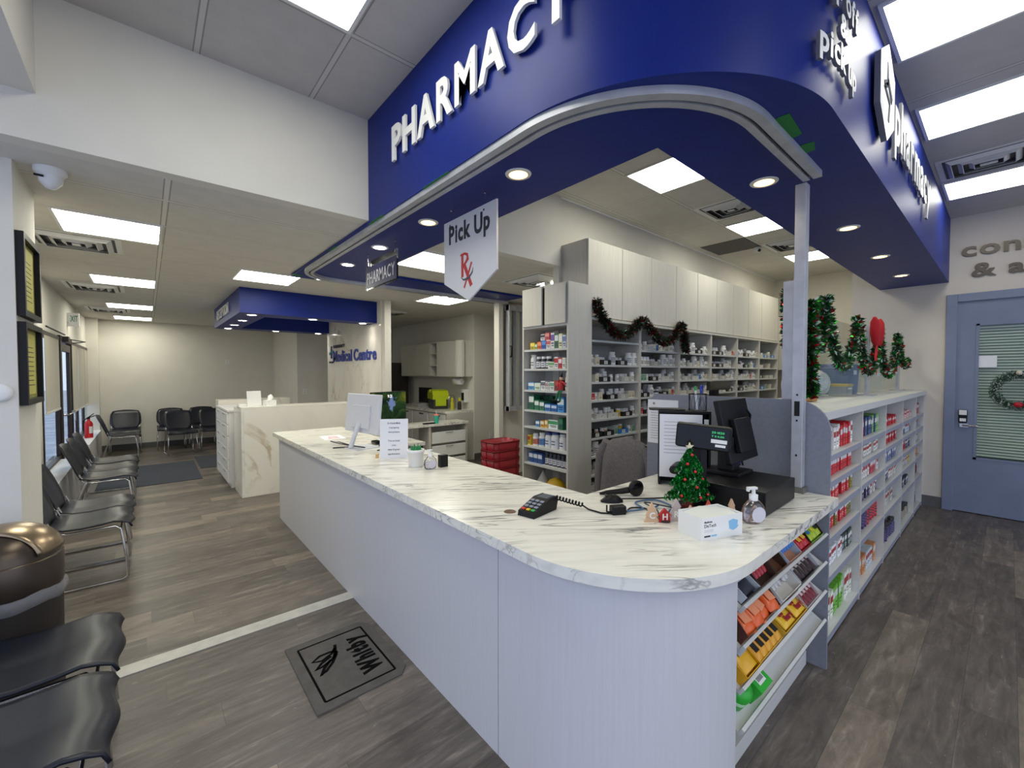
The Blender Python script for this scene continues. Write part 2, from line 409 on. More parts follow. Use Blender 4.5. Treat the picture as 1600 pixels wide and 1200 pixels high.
def window(n, y0, y1, z0, z1, muls, blind_z):
    f = MB()
    for a, b in [(y0, y0+.05), (y1-.05, y1)]+[(m-.03, m+.03) for m in muls]: f.box(LX-.03, LX+.01, a, b, z0, z1)
    f.box(LX-.07, LX+.02, y0, y1, z0, z0+.05); f.box(LX-.07, LX+.02, y0, y1, z1-.05, z1)
    o = struct(f.build('window_%d' % n, 'bronze'))
    g = MB(); g.box(LX-.004, LX, y0+.05, y1-.05, z0+.05, z1-.05); g.build('pane', 'glass', o)
    edges = [y0+.05]+list(muls)+[y1-.05]
    for a, b in zip(edges[:-1], edges[1:]):
        bl = thing('roller_blind', 'cream roller blind half lowered over the '+{7.0: 'window nearest the pillar'}.get(y0, 'far window strip, '+('nearer the door' if a < y0+.1 else ('next to the fire extinguisher' if b > y1-.1 else 'middle pane'))), 'blind', (LX+.02, (a+b)/2, blind_z))
        h = (b-a)/2-.035
        MB().box(-.002, .002, -h, h, .02, z1-.05-blind_z).build('fabric', 'blind', bl)
        MB().box(-.008, .008, -h, h, 0, .025).build('hem_bar', 'white', bl)
window(1, 7.0, 8.2, .45, 2.08, [], 1.12)
window(2, 9.35, 12.0, .45, 2.08, [10.2, 11.1], .98)
# dark glazed entrance door between the ledges
d = MB(); d.box(LX-.03, LX+.03, 8.2, 8.27, 0, 2.1); d.box(LX-.03, LX+.03, 9.28, 9.35, 0, 2.1); d.box(LX-.06, LX+.03, 8.3, 9.25, 2.03, 2.1)
d1 = struct(d.build('door_1', 'bronze'))
q = MB(); q.box(-.02, .02, 0, .1, .02, 2.0); q.box(-.02, .02, .83, .93, .02, 2.0); q.box(-.02, .02, .1, .83, .02, .22); q.box(-.02, .02, .1, .83, 1.9, 2.0)
lf = q.build('door_leaf', 'bronze', d1, (LX, 8.31, 0)); MB().box(-.004, .004, .1, .83, .22, 1.9).build('pane', 'glass', lf)
MB().tube([(.02, .08, 1.02), (.07, .1, 1.02), (.07, .83, 1.02), (.02, .85, 1.02)], .012).build('push_bar', 'chrome', lf)
MB().box(LX+.02, LX+.08, 8.45, 8.62, 2.03, 2.1).build('closer_body', 'bronze', d1)
MB().tube([(LX+.05, 8.5, 2.07), (LX+.2, 9.0, 2.06), (LX+.03, 9.5, 2.06)], .008).build('closer_arm', 'black', d1)
# curtain style rail
MB().tube([(LX+.05, 7.0, 2.12), (LX+.05, 8.4, 2.12)], .01).build('trim_4', 'black'); struct(bpy.data.objects['trim_4'])

# ---------------------------------------------------------------- slate blue consultation door on the right wall
fr = MB(); fr.box(WX-.03, WX+.1, .40, .49, 0, 2.5); fr.box(WX-.03, WX+.1, -.66, -.57, 0, 2.5); fr.box(WX-.03, WX+.1, -.57, .40, 2.41, 2.5)
d2 = struct(fr.build('door_2', 'doorblue', bevel=.004))
q = MB(); q.box(WX, WX+.04, .24, .40, .01, 2.41); q.box(WX, WX+.04, -.57, -.42, .01, 2.41); q.box(WX, WX+.04, -.42, .24, .01, .64); q.box(WX, WX+.04, -.42, .24, 2.13, 2.41)
leaf = q.build('door_leaf', 'doorblue', d2)
q = MB(); q.box(WX-.006, WX+.0, .225, .25, .62, 2.15); q.box(WX-.006, WX, -.42, .25, .62, .645); q.box(WX-.006, WX, -.42, .25, 2.13, 2.15); q.build('glass_bead', 'doorblue', leaf)
MB().box(WX+.012, WX+.018, -.42, .24, .64, 2.13).build('pane', 'glass', leaf)
q = MB()
for k in range(46):
    z = .66+k*.032
    q.add([(WX+.05, -.42, z), (WX+.05, .24, z), (WX+.075, .24, z+.02), (WX+.075, -.42, z+.02)], [(0, 1, 2, 3)])
q.build('venetian_blind', flat((214, 220, 204), .6), leaf)
q = MB(); q.box(WX-.03, WX, .29, .36, .98, 1.02); q.tube([(WX-.03, .33, 1.0), (WX-.05, .33, 1.0), (WX-.05, .22, 1.0)], .01); q.build('door_handle', 'chrome', leaf)
MB().box(WX+.3, WX+.31, -.7, .6, 0, 2.5).build('wall_consultation', flat((150, 160, 150))); struct(bpy.data.objects['wall_consultation'])

# ================================================================== CANOPY
def arc(cx, cy, r, a0, a1, n): return [(cx+r*math.cos(a0+(a1-a0)*k/n), cy+r*math.sin(a0+(a1-a0)*k/n)) for k in range(n+1)]
BZ = 2.65
OX, OY, IX, IY = 1.215, .477, 1.83, 1.09; R = .88
cv = thing('pharmacy_canopy', 'large royal blue curved canopy above the pharmacy counter', 'canopy', (1.5, 1.0, BZ))
outer = [(OX, 3.0)]+arc(OX+R, OY+R, R, PI, 1.5*PI, 80)+[(WX, OY)]
poly = outer+[(WX, IY), (IX, IY), (IX, 3.0)]
mb = MB(); mb.prism([(x-1.5, y-1) for x, y in poly], 0, HC-BZ-.001); mb.build('fascia', 'blue', cv)
mb = MB(); mb.prism([(x-1.5, y-1) for x, y in [(OX, 3.0), (IX, 3.0), (IX, 4.45), (4.02, 4.45), (4.02, 5.12), (OX, 5.12)]], 0, .028); mb.build('soffit', 'blue', cv)
# aluminium track for the folding gate, following the canopy
tr = thing('gate_track', 'aluminium folding gate track curving along under the blue canopy', 'track', (1.5, 1, BZ))
cl = [(4.05, 4.85), (1.75, 4.93)]+list(reversed(arc(1.6, 4.6, .33, PI, PI/2, 8)))[0:0]+arc(1.62, 4.58, .35, PI/2, PI, 8)+arc(1.27+.66, .70+.66, .66, PI, 1.5*PI, 40)+[(2.68, .70)]
def offs(pts, d):
    o = []
    for i in range(len(pts)):
        a = Vector(pts[max(i-1, 0)]); b = Vector(pts[min(i+1, len(pts)-1)]); t = (b-a).normalized(); o.append((pts[i][0]-t.y*d, pts[i][1]+t.x*d))
    return o
def sweep(mb, pts, d0, d1, z0, z1, mi=0):
    a = offs(pts, d0); b = offs(pts, d1); L = len(pts)
    vs = [(p[0]-1.5, p[1]-1, z) for z in (z0, z1) for p in a+b]; K = 2*L; fs = []
    for i in range(L-1): fs += [(K+i, K+i+1, K+L+i+1, K+L+i), (i, L+i, L+i+1, i+1), (i, i+1, K+i+1, K+i), (L+i, K+L+i, K+L+i+1, L+i+1)]
    fs += [(0, K, K+L, L), (L-1, 2*L-1, K+2*L-1, K+L-1)]
    mb.add(vs, fs, mi)
mb = MB(); sweep(mb, cl, -.048, -.010, -.032, 0); sweep(mb, cl, .006, .036, -.032, 0); mb.build('rail', 'alu', tr)
mb = MB(); sweep(mb, cl, -.010, .006, -.012, 0); mb.build('slot', 'dark', tr)
for k, (x, y, a, l_, g) in enumerate([(1.24, 2.06, PI/2, .28, 'on the canopy front beside the middle of the track'), (1.235, 2.85, PI/2, .24, 'on the canopy front above the pick up sign'), (1.235, 3.75, PI/2, .2, 'on the canopy front above the small hanging sign'), (2.10, .635, 0.05, .22, 'the longer piece near the gate post'), (2.36, .635, .2, .1, 'the shorter piece nearest the gate post'), (1.25, 5.0, .4, .12, 'at the far corner of the canopy')]):
    m = MB(); m.prism([(-l_/2, -.03), (l_/2-.01, -.028), (l_/2, .0), (l_/2-.006, .03), (-l_/2+.01, .03), (-l_/2, .01)], 0, .001)
    tag(m.build('painter_tape', 'green', None, (x, y, BZ-.0015), a), 'strip of green painter tape '+g, 'tape')
# ---------------------------------------------------------------- header lettering
def lettering(name, label, cat, string, h, fr, d, mats, xs=1, bold=0, fit=None, group=None, track=0, off=(0, 0)):
    """one thing, each raised letter a part"""
    root = thing(name, label, cat, tuple((fr @ Vector((0, 0, 0))))); inv = Matrix.Translation(-Vector(root.location))
    x = 0; gl = []
    for ch in string:
        if ch == ' ': x += .34; continue
        g = glyph(ch, bold); gl.append((ch, x)); x += g[2]-g[1]+.13+track
    x -= .13+track; k = (fit/(x*h)) if fit else xs
    for ch, gx in gl:
        m = MB(); m.text(ch, h, inv @ fr @ Matrix.Translation((gx*h*k, 0, .012)), d, 0, 1, k, bold)
        m.build('letter', mats, root)
    return root
lettering('pharmacy_lettering', 'large white raised capitals PHARMACY on the long blue canopy face', 'lettering', 'PHARMACY', .2, FX(OX, 2.545, 2.93), .014, ['letter', 'letter'], fit=1.5, bold=.03)
def curved(x):  # point and direction on canopy face B near the rounded corner
    return (x, OY if x > OX+R else OY+R-math.sqrt(max(0, R*R-(OX+R-x)**2)))
def rowletters(name, label, string, h, x0, z, bold=.03, wd=None):
    root = thing(name, label, 'lettering', (x0, OY, z)); x = x0; tot = 0
    ws = [(.34 if c == ' ' else glyph(c, bold)[2]-glyph(c, bold)[1]+.12) for c in string]; k = wd/(sum(ws)*h) if wd else 1
    for c, ww in zip(string, ws):
        if c != ' ':
            px, py = curved(x); q2 = curved(x+.02); a = math.atan2(q2[1]-py, q2[0]-px)
            Mx = Matrix.Translation((px-x0, py-OY, 0)) @ Matrix.Rotation(a, 4, 'Z') @ FY(0, 0, 0) @ Matrix.Translation((0, 0, .016))
            m = MB(); m.text(c, h, Mx, .014, 0, 1, k, bold); m.build('letter', ['letter', 'letters'], root)
        x += ww*h*k
    return root
rowletters('drop_off_lettering', 'small white raised words drop off, top line on the rounded canopy corner', 'drop off', .10, 1.76, 3.03, wd=.58)
rowletters('ampersand_lettering', 'small white raised ampersand between the two lines on the canopy corner', '&', .085, 2.05, 2.91, wd=.11)
rowletters('pick_up_lettering', 'small white raised words pick up, lower line on the rounded canopy corner', 'pick up', .095, 1.89, 2.785, wd=.43)
rowletters('pharmacy_word_lettering', 'white raised lower-case word pharmacy on the right canopy face', 'pharmacy', .28, 3.24, 2.925, .03, wd=1.66)
lg = thing('canopy_emblem', 'white hexagonal emblem with a dark cross on the right canopy face', 'emblem', (2.94, OY, 3.05))
m = MB(); m.M = FY(0, 0, 0); m.prism([(-.19, -.12), (0, -.245), (.19, -.12), (.19, .13), (0, .245), (-.19, .13)], .015, .04, 0, mside=1); m.build('hexagon', ['letter', 'letters'], lg)
m = MB(); m.M = FY(0, 0, 0); m.ribbon([(-.02, .14), (-.02, .03), (-.1, 0), (.04, -.04), (.02, -.14)], .03, .04, .043); m.ribbon([(-.1, .0), (.0, .05), (.1, -.01)], .04, .04, .043); m.build('cross_mark', flat((40, 44, 60)), lg)
# ---------------------------------------------------------------- consultation lettering on right wall
ct = thing('consultation_lettering', 'brushed steel wall lettering over the slate blue door', 'lettering', (WX, .38, 2.8))
m = MB(); m.text('consultation', .155, FX(-.001, 0, .12), .02, 0, fit=1.55, bold=.02); m.build('upper_line', 'steel', ct)
m = MB(); m.text('& advice', .15, FX(-.001, -.08, -.12), .02, 0, fit=1.05, bold=.02); m.build('lower_line', 'steel', ct)

# ================================================================== RECEPTION CANOPY + MARBLE SIGN
RZ = 2.36
rc = thing('reception_canopy', 'smaller royal blue rectangular canopy over the reception desk', 'canopy', (.9, 6.3, RZ))
def pr(poly, z0, z1, name, m, parent, o=(.9, 6.3)):
    q = MB(); q.prism([(x-o[0], y-o[1]) for x, y in poly], z0, z1); return q.build(name, m, parent)
pr([(.9, 6.3), (2.685, 6.3), (2.685, 6.65), (1.24, 6.65), (1.24, 8.55), (2.685, 8.55), (2.685, 8.9), (.9, 8.9)], 0, LC-RZ-.001, 'fascia', 'blue', rc)
lettering('reception_lettering', 'white raised capitals RECEPTION on the short end of the small canopy', 'lettering', 'RECEPTION', .15, FX(.892, 8.35, 2.44), .006, ['letter', 'letter'], fit=1.25, bold=.0, track=.05)
ms = thing('medical_centre_sign', 'raised blue sign lettering Medical Centre on gold veined marble wall', 'sign', (2.685, 8.4, 1.9))
m = MB(); m.text('Medical Centre', .19, FX(0, .2-.3, -.09), .014, 0, fit=1.98, bold=.025); m.build('main_lettering', flat((38, 60, 150), .4), ms)
m = MB(); m.text('COMMUNITY', .055, FX(0, -.1, .16), .01, 0, fit=.6, bold=.02); m.build('small_lettering', flat((40, 46, 70)), ms)
m = MB(); m.M = FX(0, 0, 0); m.ribbon([(.0, -.03), (.0, .2)], .04, 0, .02); m.ribbon([(-.1, .06), (.1, .1)], .04, 0, .02, 1); m.ribbon([(-.12, -.1), (.1, -.1)], .03, 0, .02, 2)
m.build('cross_emblem', [flat((60, 86, 130)), flat((60, 120, 140)), flat((30, 34, 44))], ms)

# ================================================================== LIGHTS
def panel(x0, x1, y0, y1, z, label, group=None, mt='panel'):
    t = thing('ceiling_light', label, 'light', ((x0+x1)/2, (y0+y1)/2, z), 0, group); a = (x1-x0)/2; b = (y1-y0)/2
    m = MB(); e = .018
    m.box(-a, a, -b, -b+e, -.012, 0); m.box(-a, a, b-e, b, -.012, 0); m.box(-a, -a+e, -b+e, b-e, -.012, 0); m.box(a-e, a, -b+e, b-e, -.012, 0)
    m.build('frame', 'whitem', t)
    m = MB(); m.add([(-a+e, -b+e, -.008), (a-e, -b+e, -.008), (a-e, b-e, -.008), (-a+e, b-e, -.008)], [(3, 2, 1, 0)]); m.build('diffuser', mt, t)
for y, s in ((4.06, 'nearest of the left row over the waiting chairs'), (6.5, 'second from the front in the left row'), (9.0, 'third in the left row, over the far chairs'), (10.95, 'farthest in the left row, by the back wall')):
    panel(-.47, .11, y, y+.6, LC, 'square lit ceiling panel '+s, None, 'panelb')
panel(.75, 1.35, 5.2, 5.8, LC, 'square lit ceiling panel between the two blue canopies', None, 'panelb')
panel(1.86, 2.46, 3.37, 3.97, LC, 'lit ceiling panel behind the white pick up sign', None, 'panelb')
panel(3.05, 3.65, 5.2, 5.8, LC, 'lit ceiling panel over the office desk behind the canopy', None, 'panelb')
panel(3.55, 4.15, 3.2, 3.75, LC, 'lit ceiling panel seen as a sliver over the end shelf')
panel(.24, .84, 1.06, 2.28, HC, 'lit ceiling panel above the waiting side, at the top left of the canopy')
panel(.24, .84, -2.6, -1.4, HC, 'lit ceiling panel behind the viewpoint')
for x, s in ((2.72, 'nearest of the three beside the canopy'), (3.98, 'second of the three beside the canopy'), (5.72, 'farthest of the three beside the canopy')):
    panel(x, x+.58, -.16, .45, HC, 'lit ceiling panel in the right aisle, '+s)
panel(1.3, 1.9, -1.9, -.7, HC, 'lit ceiling panel in front of the counter corner')
for x, s in ((3.3, 'nearest of the three inside the dispensary'), (5.35, 'middle of the three inside the dispensary'), (7.4, 'farthest of the three inside the dispensary')):
    panel(x, x+.6, 1.7, 2.29, HC, 'square lit ceiling panel, '+s, None, 'panelb')
def pot(x, y, z, warm, label, group, watts=6):
    t = thing('downlight', label, 'light', (x, y, z), 0, group)
    m = MB(); m.lathe([(.05, -.001), (.052, -.006), (.068, -.004), (.07, 0)], 24); m.build('trim_ring', 'whitem', t)
    m = MB(); m.lathe([(.05, -.004), (.0005, -.0045)], 24); m.build('lens', 'poty' if warm else 'potw', t)
    if warm: m = MB(); m.add([(r*math.cos(a), r*math.sin(a), -.0048) for r in (.049, .058) for a in [2*PI*k/24 for k in range(24)]], [(k, (k+1) % 24, 24+(k+1) % 24, 24+k) for k in range(24)]); m.build('painted_halo', 'pothalo', t)  # added glowing annulus stands in for the halo round the lens
    ld = bpy.data.lights.new('bulb', 'SPOT'); ld.energy = watts; ld.spot_size = 1.9; ld.spot_blend = .8; ld.shadow_soft_size = .05
    ld.color = (1, .8, .5) if warm else (1, .95, .9)
    lo = bpy.data.objects.new('bulb', ld); COL.objects.link(lo); lo.parent = t; lo.location = (0, 0, -.02)
for x, y, wm, s in ((1.51, 1.71, 1, 'nearest of those in the counter-side soffit'), (1.51, 2.66, 1, 'just left of the pick up sign'), (1.5, 3.45, 0, 'above the small PHARMACY sign'), (1.5, 4.2, 0, 'left of the small PHARMACY sign'), (1.5, 5.03, 0, 'at the far corner of the canopy'),
        (2.32, 5.03, 0, 'first on the far leg of the canopy'), (3.13, 5.03, 0, 'second on the far leg of the canopy'), (2.6, .9, 1, 'beside the gate post'), (3.88, .78, 1, 'first beyond the gate post'), (5.05, .78, 1, 'second beyond the gate post'), (6.2, .78, 1, 'farthest on the right leg of the canopy')):
    pot(x, y, BZ, wm, 'round lit downlight in the blue pharmacy canopy, '+s, 'pharmacy canopy downlights')
for x, y, s in ((1.07, 8.7, 'at the far left corner'), (1.07, 8.0, 'third from the near corner on the short end'), (1.07, 7.25, 'second from the near corner on the short end'), (1.06, 6.47, 'at the near left corner'), (1.81, 6.47, 'in the middle of the near side'), (2.53, 6.47, 'beside the marble wall on the near side'), (1.8, 8.72, 'in the middle of the far side'), (2.53, 8.72, 'beside the marble wall on the far side')):
    pot(x, y, RZ, 0, 'round lit downlight under the reception canopy, '+s, 'reception canopy downlights')
# ---------------------------------------------------------------- ceiling vents
def vent(x0, x1, y0, y1, z, label):
    t = thing('ceiling_vent', label, 'vent', ((x0+x1)/2, (y0+y1)/2, z)); a = (x1-x0)/2; b = (y1-y0)/2
    def ring(m, k0, k1, z0, z1):
        P = [(-1, -1), (1, -1), (1, 1), (-1, 1)]
        vs = [(p*(a-k0), q*(b-k0), z0) for p, q in P]+[(p*(a-k1), q*(b-k1), z1) for p, q in P]
        m.add(vs, [(i, (i+1) % 4, 4+(i+1) % 4, 4+i) for i in range(4)])
    m = MB(); ring(m, 0, .04, -.002, -.004); m.build('frame', 'whitem', t)
    m = MB(); m.add([(-a+.04, -b+.04, -.001), (a-.04, -b+.04, -.001), (a-.04, b-.04, -.001), (-a+.04, b-.04, -.001)], [(3, 2, 1, 0)]); m.build('backing', flat((60, 60, 60)), t)
    k = .06
    while k < min(a, b)-.04:
        m = MB(); ring(m, k, k+.035, -.003, -.03); ring(m, k+.035, k+.03, -.03, -.031); m.build('louvre', 'whitem', t); k += .065
    kk = min(a, b)-k+.065
    m = MB(); m.box(-(a-k), a-k, -(b-k), b-k, -.03, -.025); m.build('centre_plate', 'whitem', t)
vent(-.7, -.14, 4.72, 5.3, LC, 'square white ceiling vent nearest the pillar')
vent(-.75, -.2, 7.2, 7.8, LC, 'square white ceiling vent second along the left row')
vent(-.75, -.2, 9.7, 10.3, LC, 'square white ceiling vent farthest along the left row')
vent(4.55, 5.1, 1.7, 2.28, HC, 'square white ceiling vent between two dispensary panels')
vent(6.5, 7.1, 1.7, 2.28, HC, 'square white ceiling vent at the far end of the dispensary')
vent(5.1, 5.66, -.16, .45, HC, 'square white ceiling vent between panels in the right aisle')
vent(3.2, 3.75, 3.3, 3.95, LC, 'square white ceiling vent beside the motion detector')
vent(3.0, 3.6, 6.9, 7.5, LC, 'dark slotted ceiling vent over the office alcove')
g = thing('return_grille', 'grey perforated return air grille in the dispensary ceiling', 'vent', (6.3, 2.6, HC))
m = MB(); m.box(-.3, .3, -.29, .29, -.006, 0); m.build('grille', speck('grey_perforated', (104, 102, 100), (84, 82, 80), 260, .8), g)
def detector(x, y, z, label, s=1):
    t = thing('motion_detector', label, 'detector', (x, y, z))
    m = MB(); m.lathe([(.065*s, 0), (.065*s, -.02*s), (.05*s, -.035*s)], 20); m.build('base', 'whitem', t)
    m = MB(); m.lathe([(.05*s, -.03*s), (.045*s, -.07*s), (.02*s, -.1*s), (.001, -.105*s)], 20); m.build('dome', 'whitem', t)
    m = MB(); m.box(-.055*s, -.02*s, -.051*s, -.045*s, -.06*s, -.05*s); m.build('lens', 'black', t)
detector(-.37, 3.34, LC, 'white ceiling detector above the framed certificates')
detector(3.55, 3.5, LC, 'white ceiling detector beside the office vent', .9)
def dome(x, y, z, label, r=.045):
    t = thing('security_camera', label, 'camera', (x, y, z))
    m = MB(); m.lathe([(r, 0), (r, -.02), (r*.9, -.05), (r*.5, -.075), (.001, -.08)], 20); m.build('housing', 'whitem', t)
    m = MB(); m.M = Matrix.Translation((-r*.45, -r*.55, -.055)); m.lathe([(.001, -.022), (.018, -.015), (.022, 0), (.015, .014), (.001, .018)], 14); m.build('lens', 'blackg', t)
dome(6.6, 2.35, HC, 'small white dome camera on the dispensary ceiling')
dome(1.8, 10.2, LC, 'small dark dome camera beyond the reception canopy')
# ================================================================== PHARMACY COUNTER
CZ = .945; CT = .042
cb_ = thing('counter_base', 'long L-shaped pale woodgrain counter base with a rounded front corner', 'counter', (1.09, 3, 0))
def cpart(name, m, bevel=0, boxes=(), o=(1.09, 3)):
    q = MB()
    for b in boxes: q.box(b[0]-o[0], b[1]-o[0], b[2]-o[1], b[3]-o[1], b[4], b[5])
    return q.build(name, m, cb_, bevel=bevel)
cpart('front_panel', 'lam', 0, [(1.09, 1.115, 1.362, 5.2, .0, CZ-CT)])
cpart('end_panel', 'lam', 0, [(1.115, 1.72, 5.17, 5.2, 0, CZ-CT)])
cpart('inner_panel', 'lam', 0, [(1.70, 1.72, 1.45, 2.2, .0, CZ-CT), (1.70, 1.72, 4.4, 5.17, .0, CZ-CT), (1.72, 2.74, 1.36, 1.38, 0, CZ-CT)])
cpart('support_panel', 'lam', 0, [(1.115, 1.70, 4.38, 4.4, 0, CZ-CT), (1.115, 1.70, 2.2, 2.22, 0, CZ-CT)])
a_o = arc(1.60, 1.13, .51, PI, 1.5*PI, 20); a_i = arc(1.60, 1.13, .485, PI, 1.5*PI, 20)
q = MB(); q.prism([(x-1.09, y-3) for x, y in [(1.09, 1.358)]+a_o+list(reversed(a_i))+[(1.115, 1.358)]], 0, CZ-CT)
q.build('curved_panel', 'lam', cb_)
ctop = thing('countertop', 'white grey-veined L-shaped countertop with a rounded corner and visible edge', 'countertop', (1.04, 3, CZ-CT))
def slab(name, poly, cut=False):
    q = MB(); q.prism([(x-1.04, y-3) for x, y in poly], 0, CT); return q.build(name, 'counter', ctop, bevel=.002)
slab('slab', [(1.04, 2.072), (1.79, 2.072), (1.79, 5.26), (1.04, 5.26)])
slab('slab', [(1.04, 2.068)]+arc(1.59, 1.12, .55, PI, 1.5*PI, 22)+[(2.745, .57), (2.745, 1.47), (1.79, 1.47), (1.79, 2.068)])
gm = thing('cable_grommet', 'brown round cable hole in the countertop near the card terminal', 'grommet', (1.29, 1.52, CZ))
q = MB(); q.lathe([(.0, .0005), (.024, .001), (.028, .002), (.029, 0)], 20); q.build('ring', flat((104, 78, 60)), gm)
# ---------------------------------------------------------------- grey divider panel
q = MB(); q.M = Matrix(((0, 0, 1, 0), (1, 0, 0, 0), (0, 1, 0, 0), (0, 0, 0, 1)))
pl = [(.61, 0), (1.70, 0), (1.70, 1.38), (1.64, 1.45), (.78, 1.45)]+arc(.78, 1.28, .17, PI/2, PI, 10)
q.prism([(y-.61, z) for y, z in pl], 0, .02)
dv = tag(q.build('divider_panel', 'grey', None, (2.75, .61, 0)), 'grey upright divider panel between the counter and the shelf unit', 'panel')
# gate post
gp = thing('gate_post', 'tall aluminium gate post standing on the counter at the divider', 'post', (2.715, .748, CZ))
def P3(b, m, name, par, bevel=0):
    q = MB()
    for x in b: q.box(*x)
    return q.build(name, m, par, bevel=bevel)
P3([(-.03, .03, -.026, .026, .03, BZ-CZ-.034)], 'alu', 'post', gp, .002)
P3([(-.038, .04, -.038, .038, 0, .03)], flat((110, 108, 104), .5), 'foot', gp)
P3([(-.034, -.0302, -.012, .012, .42, .50)], 'dark', 'latch_slot', gp)
[P3([(-.033, -.0302, -.004, .004, z, z+.01)], 'black', 'screw', gp) for z in (.39, .53, .2)]
gp2 = tag(P3([(2.773, 2.80, .79, .85, 0, 2.12)], 'alu', 'gate_channel', None), 'narrow aluminium channel behind the gate post', 'post')

# ---------------------------------------------------------------- folded security gate and red baskets
gt = thing('folding_gate', 'folded aluminium and clear security gate beside the office wall', 'gate', (4.12, 4.95, 1.02))
for k in range(5):
    x = .02+k*.07; dy = .05 if k % 2 else -.02
    pn = P3([(x, x+.012, dy-.04, dy+.04, 0, 1.6)], 'alu', 'stile', gt)
    if k < 4: P3([(x+.012, x+.07, dy, dy+.006, .08, 1.52)], flat((186, 190, 194), .3), 'gate_panel', gt)
[P3([(.02, .3, -.05, .06, a, b)], 'alu', 'gate_rail', gt) for a, b in ((1.52, 1.6), (0, .07))]
q = MB(); q.tube([(.03, -.07, .82), (.03, -.1, .82), (.03, -.1, .98), (.03, -.07, .98)], .012); q.build('pull_handle', 'black', gt)
for k in range(7):
    b = thing('shopping_basket', ['dark red plastic basket, %s in the stack by the shelves' % ['bottom one', 'second from the bottom', 'third from the bottom', 'middle one', 'third from the top', 'second from the top', 'top one'][k]][0], 'basket', (3.16, 3.9, .001+k*.1), 0, 'stacked red baskets')
    q = MB(); n = 20
    o = []
    for z, s_ in ((0, .88), (.2, 1.0)):
        o.append([(math.copysign(abs(math.cos(2*PI*i/n))**.4, math.cos(2*PI*i/n))*.21*s_, math.copysign(abs(math.sin(2*PI*i/n))**.4, math.sin(2*PI*i/n))*.15*s_, z) for i in range(n+1)])
    q.grid(o, 0, True, .004); q.add([p for p in o[0][:-1]], [tuple(range(n-1, -1, -1))]); q.build('body', flat((142, 18, 34), .4), b)
    q = MB(); q.tube([(p[0]*1.01, p[1]*1.01, .2) for p in o[1][:-1]], .006, 6, 0, True)
    for i in range(0, n, 2): q.tube([(o[0][i][0]*1.02, o[0][i][1]*1.02, .01), (o[1][i][0]*1.01, o[1][i][1]*1.01, .2)], .003, 5)
    q.build('rim', flat((120, 14, 28), .4), b)

# ---------------------------------------------------------------- pick up sign
M['signgrey'] = mat('sign_board', (206, 206, 210), .5)
ps = thing('pick_up_sign', 'white hanging arrow-shaped Pick Up sign with red Rx emblem', 'sign', (1.5, 2.15, 2.04))
q = MB(); q.M = Matrix(((0, 0, -1, 0), (-1, 0, 0, 0), (0, 1, 0, 0), (0, 0, 0, 1)))
q.prism([(-.275, .53), (-.275, .14), (0, 0), (.275, .14), (.275, .53)], -.006, .006, 0); q.build('board', 'signgrey', ps)
q = MB(); q.text('Pick Up', .108, FX(-.0062, 0, .385), .001, 0, align='C', fit=.43, bold=.035); q.build('lettering', flat((28, 32, 50)), ps)
rx = [flat((178, 34, 44)), flat((60, 62, 84))]
q = MB(); q.M = FX(-.0062, .01, .128) @ Matrix.Scale(.76, 4)
q.ribbon([(-.07, 0+.03), (-.07, .21)], .032, 0, .001); q.ribbon([(-.09, .212), (-.04, .215), (-.0, .2), (.005, .165), (-.03, .135), (-.06, .125)], [.016, .018, .026, .034, .022, .014], 0, .0012); q.ribbon([(-.1, .21), (-.04, .21)], .012, 0, .0013)
q.ribbon([(-.045, .13), (.055, -.055)], .036, 0, .0014); q.ribbon([(.06, .13), (-.045, -.06)], .020, 0, .0011)
q.ribbon([(-.09, .03), (-.05, .005), (.02, .01), (.07, .05), (.08, .085)], [.003, .014, .02, .012, .003], .0015, .0025, 1); q.build('rx_emblem', rx, ps)
for y in (.2, -.16):
    q = MB(); q.tube([(0, y, .50), (0, y, .609)], .0025); q.tube([(0, y, .595), (0, y, .609)], .006); q.tube([(-.009, y, .5), (.009, y, .5)], .007); q.build('hanger', 'chrome', ps)
# small pharmacy sign
p2 = thing('pharmacy_sign', 'small navy hanging PHARMACY sign on a clear panel', 'sign', (1.5, 3.43, 2.33))
P3([(-.005, .005, -.31, .31, 0, .24)], 'clear', 'acrylic_panel', p2)
P3([(-.007, -.0055, -.305, .305, .01, .19), (.0055, .007, -.305, .305, .01, .19)], flat((52, 54, 96), .4), 'board', p2)
q = MB(); q.text('PHARMACY', .1, FX(-.0075, 0, .045), .001, 0, align='C', fit=.55, bold=.01); q.build('lettering', 'letter', p2)
for y in (.27, -.27):
    q = MB(); q.tube([(0, y, .22), (0, y, .319)], .0025); q.tube([(0, y, .21), (0, y, .235)], .006); q.tube([(0, y, .30), (0, y, .319)], .006); q.build('hanger', 'chrome', p2)

